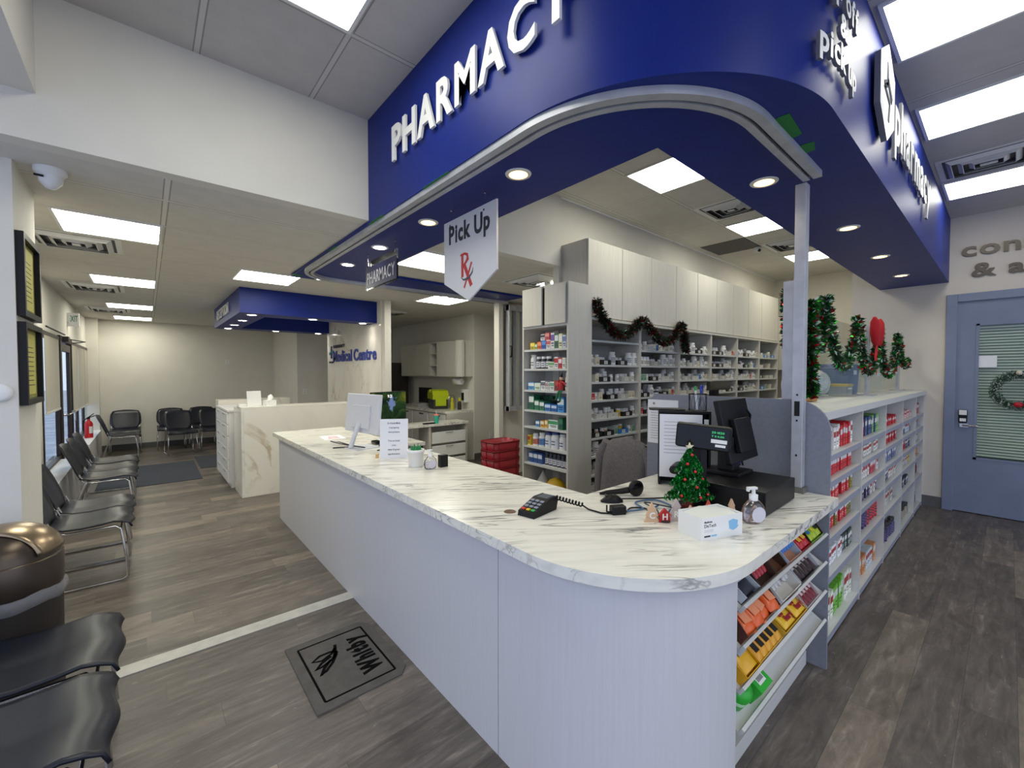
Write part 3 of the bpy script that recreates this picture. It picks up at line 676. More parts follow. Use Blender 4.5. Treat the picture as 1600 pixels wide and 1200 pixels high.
# ================================================================== RECEPTION DESK
rd = thing('reception_desk', 'white marble reception desk with gold veins under the small canopy', 'desk', (.93, 6.33, 0))
def rp(name, m, *b):
    q = MB()
    for x in b: q.box(x[0]-.93, x[1]-.93, x[2]-6.33, x[3]-6.33, x[4], x[5])
    return q.build(name, m, rd, bevel=.002)
rp('front_slab', 'gold', (.93, 2.684, 6.33, 6.37, 0, 1.13))
rp('end_slab', 'marblegrey', (.90, .93, 6.33, 6.92, 0, 1.13))
rp('upper_top', 'gold', (.90, 2.684, 6.33, 6.66, 1.13, 1.16))
rp('work_top', 'gold', (.93, 2.684, 6.66, 7.0, .74, .77))
rp('rear_leg', 'gold', (.86, 1.9, 8.2, 8.55, 0, 1.16))
dr = thing('drawer_unit', 'white drawer unit with slim pulls at the open end of the reception desk', 'drawers', (.83, 7.0, 0))
P3([(.02, .5, 0, 1.18, .06, 1.06), (.04, .5, 0, 1.18, 0, .06)], 'white', 'body', dr); P3([(0, .5, -.02, 1.19, 1.06, 1.085)], 'white', 'top', dr)
for k in range(6):
    for j in range(2):
        a = P3([(0, .019, .01+j*.585, .585+j*.585, .075+k*.163, .228+k*.163)], 'white', 'drawer', dr, .002)
        P3([(-.012, 0, .2+j*.585, .4+j*.585, .2+k*.163, .208+k*.163)], 'chrome', 'handle', a)
sg = tag(P3([(-.09, .09, -.003, .003, 0, .2)], 'white', 'desk_sign', None, .002), 'small white upright sign on the reception desk', 'sign'); sg.location = (1.08, 6.5, 1.16); sg.rotation_euler = (-.1, 0, .3)
q = MB(); q.box(-.06, .06, -.06, .06, 0, .07); q.grid([[(-.03, 0, .07), (-.01, .02, .13), (.02, .0, .15)], [(.0, -.03, .07), (.02, -.02, .14), (.04, .0, .12)], [(.03, 0, .07), (.05, -.01, .11), (.05, .02, .09)]])
tb = tag(q.build('tissue_box', 'white', None, (1.26, 6.52, 1.16), .3), 'white tissue box beside the desk sign on reception', 'tissue box')
q = MB(); q.box(-.08, .08, -.05, .05, 0, .03); tag(q.build('card_holder', 'white', None, (.98, 6.56, 1.16)), 'low white card holder at the corner of reception', 'holder')

# ================================================================== OFFICE BEYOND THE COUNTER
dk = thing('office_desk', 'marble-topped white desk with three drawers behind the counter', 'desk', (4.1, 6.0, 0))
P3([(-1.25, .06, -.02, .36, .74, .78)], 'counter', 'desk_top', dk)
P3([(-.7, -.66, 0, .34, 0, .74), (0, .04, 0, .34, 0, .74), (-.66, 0, .3, .32, 0, .74)], 'cab', 'carcass', dk)
P3([(-1.22, -1.18, 0, .34, 0, .74)], 'cab', 'side_panel', dk)
for k, (a, b) in enumerate([(.06, .2), (.24, .42), (.46, .64)]):
    e = P3([(-.65, -.01, -.02, 0, a, b)], 'white', 'drawer', dk, .002); P3([(-.4, -.26, -.03, -.02, b-.015, b-.005)], 'alu', 'handle', e)
# desktop monitor with bird wallpaper
def screenmat():
    m = mat('landscape_screen', (10, 20, 12), .2); n, l, b = nt(m)
    t = N(n, 'ShaderNodeTexNoise', i_Scale=5.0, i_Detail=8.0, i_Distortion=1.5); l.new(objco(n, l), t.inputs[0])
    g = ramp(n, l, t.outputs[0], [(.3, (6, 12, 10)), (.45, (18, 44, 24)), (.55, (34, 66, 30)), (.7, (120, 120, 30))])
    k = n.new('ShaderNodeTexCoord'); vm = N(n, 'ShaderNodeVectorMath', operation='DISTANCE'); l.new(k.outputs['Object'], vm.inputs[0]); vm.inputs[1].default_value = (.03, -.02, .44)
    t2 = N(n, 'ShaderNodeTexNoise', i_Scale=14.0, i_Detail=4.0); l.new(objco(n, l), t2.inputs[0])
    dd = mth(n, l, 'ADD', vm.outputs['Value'], mth(n, l, 'MULTIPLY', t2.outputs[0], .3))
    c = mixc(n, l, ramp(n, l, dd, [(.19, W4), (.215, K4)]), g, lin((120, 140, 190)))
    l.new(c, b.inputs['Emission Color']); b.inputs['Emission Strength'].default_value = .7; return m
M['screen'] = screenmat()
mo = thing('computer_monitor', 'black monitor showing a dark green wallpaper behind the white computer', 'monitor', (2.15, 4.72, .78), .36)
P3([(-.275, .275, -.01, .02, .26, .60)], 'black', 'housing', mo, .004)
P3([(-.267, .267, -.0125, -.0105, .268, .592)], 'screen', 'screen', mo)
q = MB(); q.text('9:21', .035, FY(0, -.0128, .53), .0005, 0, align='C', bold=.01); q.build('clock_digits', mat('lit_digits', (240, 240, 240), .5, emit=(240, 240, 240), es=.9), mo)
P3([(-.03, .03, .02, .05, 0, .4), (-.13, .13, -.06, .12, 0, .012)], 'black', 'stand', mo)
P3([(1.82, 2.5, 4.5, 5.15, .74, .78)], 'counter', 'return_desk_top', tag(bpy.data.objects.new('return_desk', None), 'dark sided return desk under the wallpaper monitor', 'desk')); COL.objects.link(bpy.data.objects['return_desk']); P3([(1.84, 1.88, 4.52, 5.1, 0, .74), (2.44, 2.48, 4.52, 5.1, 0, .74)], 'dark', 'side_panel', bpy.data.objects['return_desk'])
cup = thing('tumbler', 'turquoise tumbler with pink lid on the office desk', 'tumbler', (3.55, 6.02, .78))
q = MB(); q.lathe([(.034, 0), (.042, .13)], 18); q.build('body', flat((66, 196, 168), .3), cup)
q = MB(); q.lathe([(.044, .13), (.044, .145), (.03, .15)], 18); q.build('lid', flat((236, 130, 120), .4), cup); q = MB(); q.cyl(.0, 0, .15, .21, .004, 8); q.build('straw', 'white', cup)
kb = P3([(-.2, .2, -.06, .06, 0, .018)], 'black', 'keyboard', None, .003); kb.location = (3.2, 5.97, .78+.0); kb.location.y = 6.02; kb.scale = (.5, .5, 1); kb.location = (3.42, 6.03, .78); tag(kb, 'black keyboard on the office desk in front of the monitor', 'keyboard')
# sink counter, upper cupboards, fridge
sc = thing('sink_counter', 'white counter with marble top in the office alcove', 'counter', (4.565, 6.42, 0))
P3([(-.6, 0, 0, 2.3, .88, .92)], 'counter', 'top', sc); P3([(-.57, 0, 0, .02, 0, .88), (-.57, -.55, .02, 2.3, 0, .88)], 'cab', 'carcass', sc)
for k in range(3): 
    e = P3([(-.59, -.571, .05+k*.6, .6+k*.6, .1, .86)], 'white', 'door', sc, .002); P3([(-.6, -.59, .2+k*.6, .35+k*.6, .82, .835)], 'dark', 'handle', e)
uc = thing('upper_cupboard', 'wall cupboard with open niche and rounded end over the sink counter', 'cupboard', (4.569, 6.42, 1.53))
q = MB(); q.prism([(-.001, 0), (-.001, .75), (-.32, .75)]+list(reversed(arc(-.2, .12, .12, PI, 1.5*PI, 10))), 0, .66)
q.build('rounded_cupboard', 'cab', uc)
P3([(-.32, 0, .75, .77, 0, .66), (-.32, 0, 1.02, 1.04, 0, .66), (-.32, 0, .77, 1.02, 0, .02), (-.32, 0, .77, 1.02, .2, .215), (-.32, 0, .77, 1.02, .43, .445), (-.32, 0, .77, 1.02, .64, .66), (-.02, 0, .77, 1.02, 0, .66)], 'cab', 'open_niche', uc)
P3([(-.3, 0, 1.04, 2.3, 0, .66)], 'cab', 'carcass', uc)
for k in range(2): P3([(-.32, -.301, 1.05+k*.62, 1.65+k*.62, .01, .65)], 'cab', 'door', uc, .002)
fg = thing('refrigerator', 'tall dark stainless refrigerator in the office alcove', 'refrigerator', (3.75, 8.75, 0))
P3([(.03, .7, 0, .75, 0, 1.82)], flat((46, 44, 42), .35), 'body', fg, .006); P3([(0, .03, .01, .74, .05, 1.25), (0, .03, .01, .74, 1.27, 1.82)], mat('dark_stainless', (92, 92, 92), .3, .8), 'door', fg, .004)
for k in range(3): P3([(-.004, 0, .05, .14, 1.5-k*.1, 1.57-k*.1)], 'white', 'magnet', fg)
ck = thing('cooler_box', 'lime green and charcoal cooler box on the office sink counter', 'cooler', (4.25, 7.15, .92), 1.25)
P3([(-.24, .24, -.14, .14, 0, .2)], flat((58, 58, 58), .5), 'tub', ck, .02)
lime = flat((190, 206, 20), .4)
q = MB(); q.M = Matrix(((1, 0, 0, 0), (0, 0, 1, -.15), (0, 1, 0, 0), (0, 0, 0, 1))); q.prism([(-.26, .18), (.26, .18), (.26, .26), (.2, .34), (.06, .36), (.04, .31), (-.04, .31), (-.06, .36), (-.2, .34), (-.26, .26)], 0, .3); q.build('lid', lime, ck)
P3([(-.265, -.24, -.1, .1, .06, .2)], lime, 'side_grip', ck); P3([(-.05, .05, -.03, .03, .31, .34)], 'black', 'button', ck)
for k, (x, y, l_) in enumerate([(4.3, 6.72, 'yellow spray bottle beside the tap'), (4.38, 6.6, 'yellow topped black jar at the sink')]):
    b = thing('cleaning_bottle', l_, 'bottle', (x, y, .92)); q = MB(); q.lathe([(.035, 0), (.036, .12), (.02, .16)], 14); q.build('body', [flat((200, 196, 40)), flat((40, 40, 38))][k], b)
    q = MB(); q.lathe([(.021, .155), (.026, .19), (.012, .22)], 14); q.build('cap', flat((206, 206, 30)), b)
q = MB(); q.tube([(4.45, 6.85, .92), (4.45, 6.85, 1.1), (4.42, 6.85, 1.17), (4.33, 6.85, 1.17), (4.3, 6.85, 1.1)], .012); tag(q.build('faucet', 'chrome'), 'chrome gooseneck tap at the office sink', 'faucet')
pt = thing('paper_towel_roll', 'white paper towel roll under the rounded cupboard', 'paper towel', (4.4, 6.55, 1.44))
q = MB(); q.M = Matrix.Rotation(PI/2, 4, 'X'); q.lathe([(.02, -.26), (.06, -.26), (.06, 0), (.02, 0)], 18); q.build('roll', 'white', pt)
q = MB(); q.tube([(0, -.02, 0), (0, -.03, .0), (0, -.03, .089)], .006); q.build('bracket', 'chrome', pt)
sd = thing('soap_dispenser', 'black and white wall soap dispenser by the office sink', 'dispenser', (4.569, 6.62, 1.05))
P3([(-.1, 0, -.05, .05, 0, .24)], 'white', 'body', sd, .01); P3([(-.11, -.1, -.035, .035, .04, .18)], 'black', 'front', sd)
kp = P3([(-.02, .02, -.24, .24, 0, .36)], 'black', 'screen_panel', None); kp.location = (4.45, 8.0, .93); tag(kp, 'dark computer screen at the back of the sink counter', 'monitor')
pp = tag(P3([(-.13, .13, -.14, .14, 0, .07)], flat((170, 168, 164)), 'paper_stack', None), 'stack of papers left of the cooler box', 'papers'); pp.location = (4.2, 7.75, .92)
def outlet(x, y, z, fx, label, n='power_outlet'):
    t = thing(n, label, 'outlet', (x, y, z)); q = MB(); q.M = fx
    q.box(-.037, .037, -.058, .058, 0, .006); q.build('plate', 'white', t); q = MB(); q.M = fx; q.box(-.017, .017, .006, .045, .006, .008); q.box(-.017, .017, -.045, -.006, .006, .008); q.build('socket', flat((214, 214, 212)), t)
outlet(4.95, 6.4, .42, FY(0, 0, 0), 'white power outlet low on the office wall')
outlet(1.45, 12, 1.86, FY(0, 0, 0), 'white switch plate high on the back wall', 'wall_plate')
outlet(2.36, 9.8, 1.2, FY(.2, 0, 0), 'white switch plate left of the marble wall', 'wall_plate')

# ================================================================== CHAIRS
def make_chair():
    c = thing('stacking_chair', '', 'chair')
    q = MB(); rows = []
    prof = [(-.20, .455), (-.12, .435), (-.02, .43), (.08, .437), (.15, .447), (.2, .446), (.235, .432), (.25, .40)]
    for x, z in prof:
        rows.append([(x+(.010 if x > .18 else 0)*math.cos((j/20-.5)*3*PI), (j/20-.5)*.47, z+.016*abs(j/20-.5)*2*(1 if x < .2 else .4)) for j in range(21)])
    rows = [list(reversed(r)) for r in rows]
    q.grid(rows, 0, True, -.012); q.build('seat', 'navy', c)
    q = MB(); rows = []
    for k in range(7):
        t = k/6; z = .445+t*.375; x = -.185-.10*t; wd = [.13, .2, .235, .238, .236, .228, .195][k]
        rows.append([(x-.035*(1-(2*j/8-1)**2)*(.4+.6*t)+(-.03*t*t), (j/8-.5)*2*wd, z+(.02*(1-(2*j/8-1)**2) if k == 6 else 0)) for j in range(9)])
    q.grid(rows, 0, True, .012); b = q.build('backrest', 'navy', c)
    q = MB(); q.M = Matrix.Translation((-.225, 0, .6))
    for i in (-2, -1, 1, 2): q.cyl(i*.0, i*.07, 0, .001, .001, 6)
    for s in (-1, 1):
        q = MB(); y = .232*s
        q.tube([(-.24, y, .012), (-.1, y, .01), (.19, y, .01), (.225, y*1.0, .03), (.215, y*.98, .2), (.19, y*.94, .40), (.16, y*.9, .425), (-.1, y*.9, .42), (-.17, y*.9, .44), (-.2, y*.9, .52)], .0085, 8)
        q.tube([(-.24, y, .012), (-.265, y, .03), (-.22, y*.98, .22), (-.15, y*.92, .42)], .0085, 8)
        q.build('side_frame', 'chrome', c)
    q = MB(); q.tube([(.19, -.21, .40), (.19, .21, .40)], .007); q.tube([(-.15, -.21, .42), (-.15, .21, .42)], .007); q.build('crossbar', 'chrome', c)
    return c
ch0 = make_chair()
spots = [(-.36, 2.53, 0, 'black stacking chair in front of the trash can'), (-.36, 2.0, 0, 'black stacking chair nearest the viewpoint, bottom left corner'),
 (-.36, 4.65, 0, 'navy stacking chair just past the trash can, first of the window row'), (-.36, 5.15, 0, 'navy stacking chair second past the trash can in the window row'),
 (-.36, 6.58, 0, 'navy stacking chair at the near edge of the large dark mat'), (-.36, 7.08, 0, 'navy stacking chair in the middle of the trio beside the large dark mat'),
 (-.36, 7.65, 0, 'navy stacking chair at the far end of the trio beside the large dark mat'), (-.36, 10.75, 0, 'navy stacking chair side-on below the fire extinguisher ledge'),
 (-.34, 11.5, -PI/2, 'navy stacking chair against the back wall near the window'), (.38, 11.55, -PI/2, 'navy stacking chair against the back wall, left of the back pair'),
 (.5, 10.7, -PI/2+.1, 'navy stacking chair standing forward of the left back pair'), (.93, 11.6, -PI/2, 'navy stacking chair against the back wall, next to reception'),
 (1.05, 10.85, -PI/2, 'navy stacking chair partly hidden behind the reception drawers')]
for k, (x, y, a, lb) in enumerate(spots):
    if k == 0: ch0.location = (x, y, 0); ch0['label'] = lb; ch0['group'] = 'waiting room chairs'
    else: copy_tree(ch0, (x, y, 0), a, lb, 'waiting room chairs')

# ---------------------------------------------------------------- trash can
tc = thing('trash_can', 'round bronze steel trash can with a domed swing lid beside the pillar', 'trash can', (-.51, 2.99, 0))
q = MB(); q.lathe([(.178, 0), (.182, .02), (.185, .60)], 40); q.build('body', 'binbody', tc)
q = MB(); q.lathe([(.186, .60), (.19, .62), (.19, .74), (.186, .75), (.172, .75)], 40); q.build('collar', 'gunmetal', tc)
q = MB(); q.lathe([(.184, .75), (.175, .80), (.145, .845), (.10, .875), (.05, .89), (.001, .894)], 40); q.build('dome', 'gunmetal', tc)
q = MB(); rows = []
for i in range(9):
    v = -.52+1.0*i/8; r_ = []
    for j in range(25):
        u = -1.45+2.9*j/24; r_.append((.193*math.sin(u)*math.cos(v), .193*math.sin(v), .752+.152*math.cos(u)*math.cos(v)))
    rows.append(r_)
q.M = Matrix.Rotation(-.35, 4, 'Z'); q.grid(rows, 0, True, .004); q.build('swing_flap', mat('bronze_flap', (150, 132, 108), .28, .85), tc)
q = MB(); rows = []
for z, r_ in ((.605, .187), (.59, .196), (.565, .2), (.545, .189)):
    rows.append([(math.cos(2*PI*k/60)*(r_+.003*math.sin(k*1.25)), math.sin(2*PI*k/60)*(r_+.003*math.sin(k*1.25)), z+.006*math.sin(k*.63)) for k in range(61)])
q.grid(rows); q.build('bag_edge', film('clear_bag', (220, 222, 228), .22), tc)

# ---------------------------------------------------------------- floor mats
def fmat(name, lb, x0, x1, y0, y1, m, rz=0, h=.008):
    q = MB(); a = (x1-x0)/2; b = (y1-y0)/2; q.box(-a, a, -b, b, 0, h); o = q.build(name, m, None, ((x0+x1)/2, (y0+y1)/2, 0), rz, .003); return tag(o, lb, 'mat')
fmat('floor_mat', 'large dark charcoal floor mat beside the window chairs', -.56, .62, 7.9, 9.65, 'mat1', -.0)
fmat('floor_mat', 'dark charcoal floor mat farther back beside the reception drawers', .66, 1.75, 8.75, 10.05, 'mat1')
wm = thing('rubber_mat', 'worn grey rubber mat with black border and the word Whitby', 'mat', (.8, 2.37, 0), .0)
q = MB(); 
def rr(w, h, r, n=5):
    o = []
    for cx, cy, a in ((w-r, h-r, 0), (-w+r, h-r, PI/2), (-w+r, -h+r, PI), (w-r, -h+r, 1.5*PI)): o += arc(cx, cy, r, a, a+PI/2, n)
    return o
q.prism([(-.225, -.31), (.2, -.31), (.25, -.25), (.25, .25), (.2, .31), (-.225, .31)], 0, .007); q.build('base', 'rubber', wm, bevel=.003)
q = MB(); 
for a, b in (((-.17, -.25), (.19, -.25)), ((.19, -.25), (.19, .25)), ((.19, .25), (-.17, .25)), ((-.17, .25), (-.17, -.25))): q.ribbon([a, b], .011, .0068, .0078)
q.build('border_line', 'matblack', wm)
q = MB(); q.text('Whitby', .10, FZ(.15, -.19, .0068, PI/2), .001, 0, fit=.37, bold=.06); q.build('lettering', 'matblack', wm)
q = MB()
for pts in ([(.0, .14), (-.03, .10), (-.09, .07), (-.135, .09), (-.09, .12), (-.03, .12), (.0, .10)], [(.0, .10), (-.04, .05), (-.1, .02), (-.14, .01), (-.1, .05), (-.04, .08)], [(-.01, .08), (-.05, .02), (-.1, -.03), (-.13, -.05), (-.1, .0), (-.05, .05)], [(0.01, .17), (-.01, .1), (-.03, .06)]): q.ribbon(pts, .017, .0068, .0078)
q.build('leaf_emblem', 'matblack', wm)

# ---------------------------------------------------------------- pillar frames, thermostat, exit sign, extinguisher
for z, lb in ((1.43, 'lower black deep-framed certificate on the pillar'), (1.895, 'upper black deep-framed certificate on the pillar')):
    t = thing('certificate_frame', lb, 'frame', (-.5, 3.54, z)); D = .032
    P3([(0, D, -.225, -.195, 0, .435), (0, D, .195, .225, 0, .435), (0, D, -.195, .195, 0, .03), (0, D, -.195, .195, .405, .435)], 'black', 'frame', t)
    P3([(.004, .008, -.195, .195, .03, .405)], flat((150, 148, 80), .8), 'backing', t); 
    q = MB()
    q.box(.008, .010, -.15, .15, .05, .385); q.build('certificate', flat((190, 184, 96), .7), t)
    q = MB()
    for k in range(9): q.box(.0101, .0106, -.11+.01*(k % 2), .11-.012*(k % 3), .1+k*.026, .104+k*.026)
    q.build('printed_lines', 'ink', t)
th = thing('thermostat', 'round white thermostat on the pillar face at the left edge', 'thermostat', (-.56, 3.3, 1.50))
q = MB(); q.M = Matrix.Rotation(PI/2, 4, 'X'); q.lathe([(.045, 0), (.045, .015), (.03, .022), (.001, .023)], 24); q.build('body', 'white', th)
ex = thing('exit_sign', 'white exit sign projecting from the left wall above the entrance', 'sign', (LX, 9.2, 2.3))
P3([(0, .13, -.02, .02, 0, .2), (0, .03, -.05, .05, .05, .17)], 'white', 'housing', ex, .003)
q = MB(); q.text('EXIT', .09, FY(.065, -.021, .07), .001, 0, align='C', fit=.10, bold=.01); q.build('lettering', flat((60, 120, 70)), ex)
fe = thing('fire_extinguisher', 'small red fire extinguisher standing on the far window ledge', 'fire extinguisher', (-.78, 10.4, .47))
q = MB(); q.lathe([(.052, 0), (.055, .01), (.055, .24), (.045, .275), (.02, .3), (.018, .33)], 20); q.build('cylinder', 'red', fe)
q = MB(); q.box(-.02, .02, -.015, .015, .32, .36); q.tube([(0, 0, .35), (.08, 0, .38)], .008); q.tube([(0, 0, .36), (.07, -.01, .42)], .007); q.build('valve', 'black', fe)
q = MB(); q.tube([(-.02, 0, .34), (-.07, 0, .3), (-.07, 0, .12)], .009); q.build('hose', 'black', fe)
q = MB(); q.M = Matrix.Rotation(-.9, 4, 'Z')
q.grid([[(.0556*math.cos(a/6-.5), .0556*math.sin(a/6-.5), z) for a in range(7)] for z in (.2, .08)]); q.build('instruction_label', 'white', fe)

# parked car far outside
car = thing('car', 'grey car parked outside beyond the near window', 'car', (-9, 22, -.12), 1.2)
q = MB(); q.M = Matrix(((1, 0, 0, 0), (0, 0, 1, -.85), (0, 1, 0, 0), (0, 0, 0, 1)))
q.prism([(-2.1, .3), (2.1, .3), (2.15, .75), (1.3, .95), (.7, 1.4), (-1.0, 1.42), (-1.7, .95), (-2.15, .9)], 0, 1.7); q.build('body', flat((112, 116, 140), .3), car, bevel=.06)
q = MB(); q.box(-1.3, .95, -.86, .86, .95, 1.3); q.build('window', 'blackg', car)
for x in (-1.3, 1.3):
    for y in (-.8, .8): q = MB(); q.M = T(x, y, .32) @ Matrix.Rotation(PI/2, 4, 'X'); q.lathe([(.32, -.1), (.32, .1)], 20); q.build('wheel', 'black', car)
# ================================================================== DISPENSARY SHELVING
CX, CY = 2.9, 2.6
bz = [1.85, 1.68, 1.51, 1.33, 1.14, .96, .78, .60, .42, .12]
BX = [3.235+.85*i for i in range(7)]; YB = 2.62
sn = ['first', 'second', 'third', 'fourth', 'fifth', 'sixth']
for i in range(6):
    t = thing('shelf_bay', '%s tall open shelf bay of the dispensary wall, counted from the end shelf' % sn[i], 'shelving', (BX[i], YB, 0), 0, 'dispensary shelf bays')
    wd = BX[i+1]-BX[i]
    P3([(0, .02, 0, .36, 0, 2.11)], 'cab', 'side_panel', t); P3([(wd-.02, wd-.001, 0, .36, 0, 2.11)], 'cab', 'side_panel', t)
    P3([(.02, wd-.02, .34, .36, .0, 2.11)], flat((168, 166, 160), .7), 'back_panel', t); P3([(.0, wd-.001, -.01, .36, 2.11, 2.135)], 'cab', 'top_panel', t)
    for z in ([1.92]+bz[1:] if i == 0 else bz): P3([(.021, wd-.021, .005, .339, z-.02, z)], 'shelf', 'shelf', t)
# overhead cupboards
ux = [3.235, 4.35, 5.45, 6.55, 7.65, 8.4]
for i in range(5):
    t = thing('overhead_cupboard', '%s greige overhead cupboard above the dispensary shelves' % ['nearest', 'second nearest', 'middle', 'second farthest', 'farthest'][i], 'cupboard', (ux[i], 2.65, 2.15), 0, 'dispensary overhead cupboards')
    wd = ux[i+1]-ux[i]
    P3([(0, wd-.002, .02, .349, 0, .745)], 'cab', 'body', t); nd = 2 if i < 4 else 1
    for k in range(nd): P3([(.004+k*wd/nd, (k+1)*wd/nd-.004, 0, .0195, .002, .743)], 'cab', 'door', t, .0015)
# end shelf facing the counter
ec = thing('end_shelf_unit', 'tall narrow shelf unit with two upper doors facing the counter', 'shelving', (CX, CY, 0))
P3([(0, .33, 0, .02, 0, 2.43)], 'cab', 'side_panel', ec); P3([(0, .33, .60, .62, 0, 2.43)], 'cab', 'side_panel', ec)
P3([(.31, .33, .02, .60, 0, 2.43)], flat((186, 184, 182), .7), 'back_panel', ec); P3([(.0, .31, .02, .60, 2.41, 2.43)], 'cab', 'top_panel', ec)
ez = [1.83, 1.64, 1.43, 1.23, 1.065, .87, .70, .1]
for z in ez+[2.055]: P3([(.004, .309, .021, .599, z-.02, z)], 'shelf', 'shelf', ec)
P3([(-.02, -.001, .023, .285, 2.055, 2.425)], 'cab', 'door', ec, .0015); e = P3([(-.02, -.001, .325, .60, 2.055, 2.425)], 'cab', 'door', ec, .0015)
P3([(-.001, .003, .285, .325, 2.055, 2.41)], 'dark', 'gap_shade', ec)  # dark strip paints the shade seen between the two doors
# solid side tower between the end shelf and bays
tw = tag(P3([(0, .001, 0, .001, 0, .001)], 'cab', 'side_tower', None), 'plain greige side tower panel beside the end shelf unit', 'panel')
me = MB(); me.box(CX+.331, 3.234, CY, 2.99, 0, 2.43); tw.data = me.mesh('side_tower', 'cab')

# far corner cupboard of the dispensary
fc = thing('corner_cupboard', 'greige wall cupboard in the far corner of the dispensary', 'cupboard', (8.42, 2.5, 1.65))
P3([(.02, .85, .02, .49, 0, .95)], 'cab', 'body', fc); P3([(.0, .4, 0, .019, 0, .95)], 'cab', 'door', fc)

# ------------------------------------------------------------------ packages
def bottle_mesh(key, r, h, cap_h, body, cap, label, lab=(.15, .7), n=14):
    q = MB(); s = h-cap_h
    q.lathe([(r*.95, 0), (r, s*.04), (r, s*.82), (r*.8, s*.93), (r*.72, s)], n, 0)
    q.lathe([(r*.84, s), (r*.84, h-.002), (r*.78, h)], n, 1)
    q.lathe([(r*1.01, s*lab[0]), (r*1.01, s*lab[1]*1.0)], n, 2)
    for k in range(3):
        z = s*(lab[0]+.12+k*.16); q.add([(r*1.03*math.cos(a), r*1.03*math.sin(a), zz) for zz in (z, z+s*.06) for a in (-2.4, -2.0, -1.6, -1.2)], [(0, 1, 5, 4), (1, 2, 6, 5), (2, 3, 7, 6)], 3)
    return q.mesh('bottle_'+key, [flat(body, .4), flat(cap, .4), flat(label, .5), flat((60, 62, 70), .6)])
Bt = {}
white = (232, 231, 226); cream = (226, 220, 204)
Bt['a'] = bottle_mesh('a', .024, .075, .016, white, white, (214, 214, 208))
Bt['b'] = bottle_mesh('b', .030, .10, .018, white, (240, 240, 240), (222, 218, 204))
Bt['c'] = bottle_mesh('c', .040, .135, .02, white, white, (226, 226, 224))
Bt['d'] = bottle_mesh('d', .026, .085, .018, (226, 186, 40), (240, 240, 236), (236, 206, 70))
Bt['e'] = bottle_mesh('e', .026, .08, .018, (50, 56, 78), (225, 225, 225), (220, 220, 220))
Bt['f'] = bottle_mesh('f', .024, .07, .016, (206, 150, 112), (236, 236, 232), (226, 196, 170))
def pack(key, w_, d_, h_, base, front, stripe=None):
    q = MB(); q.box(-w_/2, w_/2, 0, d_, 0, h_, 0); q.box(-w_*.5, w_*.5, -.0006, 0, h_*.08, h_*.92, 1)
    if stripe: q.box(-w_*.5, w_*.5, -.001, 0, h_*.55, h_*.8, 2)
    q.box(-w_*.3, w_*.3, -.0014, 0, h_*.3, h_*.36, 3); q.box(-w_*.3, w_*.2, -.0014, 0, h_*.2, h_*.24, 3)
    return q.mesh('pack_'+key, [flat(base), flat(front), flat(stripe or front), flat(tuple(max(0, c-110) if sum(front) > 330 else min(255, c+120) for c in front))])
def tray(key, w_, c):
    q = MB(); d_, h_ = .2, .05; q.box(-w_/2, w_/2, 0, d_, 0, .004); q.box(-w_/2, w_/2, 0, .004, .004, h_); q.box(-w_/2, w_/2, d_-.004, d_, .004, h_); q.box(-w_/2, -w_/2+.004, .004, d_-.004, .004, h_); q.box(w_/2-.004, w_/2, .004, d_-.004, .004, h_)
    q.box(-.028, .028, -.0012, 0, .008, .042, 1); q.box(-.02, .02, -.0016, -.0012, .03, .034, 2); q.box(-.02, .014, -.0016, -.0012, .018, .022, 2)
    return q.mesh('tray_'+key, [flat(c, .4), flat((224, 222, 214)), flat((90, 90, 90))])
Tr = {'black': tray('black', .17, (26, 26, 30)), 'grey': tray('grey', .17, (176, 174, 166)), 'blue': tray('blue', .17, (50, 120, 190)), 'white': tray('white', .17, (206, 204, 196))}
Pk = {}
for k, cdef in {'w': ((226, 224, 218), (214, 214, 208)), 'o': ((228, 222, 206), (206, 196, 170)), 'g': ((196, 204, 196), (120, 160, 130)), 'r': ((224, 214, 210), (178, 60, 60)), 'u': ((214, 218, 226), (70, 120, 180))}.items():
    Pk[k] = pack(k, .055, .1, .075, *cdef)
bottles = 0
kinds = {'a': 'white pill bottles', 'b': 'white pill bottles', 'c': 'tall white pill bottles', 'd': 'yellow pill bottles', 'e': 'dark pill bottles', 'f': 'tan pill bottles'}
def drop(name, me, label, cat, group, loc, rz=0):
    o = link(name, me, None, loc, rz); tag(o, label, cat, group); return o
tone = {'a': 'small white', 'b': 'white', 'c': 'large white', 'd': 'yellow', 'e': 'dark', 'f': 'tan'}
kn = {'w': 'white', 'o': 'cream', 'g': 'green and white', 'r': 'red and white', 'u': 'blue and white'}
rown = ['top', 'second', 'third', 'fourth', 'fifth', 'sixth', 'seventh', 'eighth', 'ninth']
rng = random.Random(11)
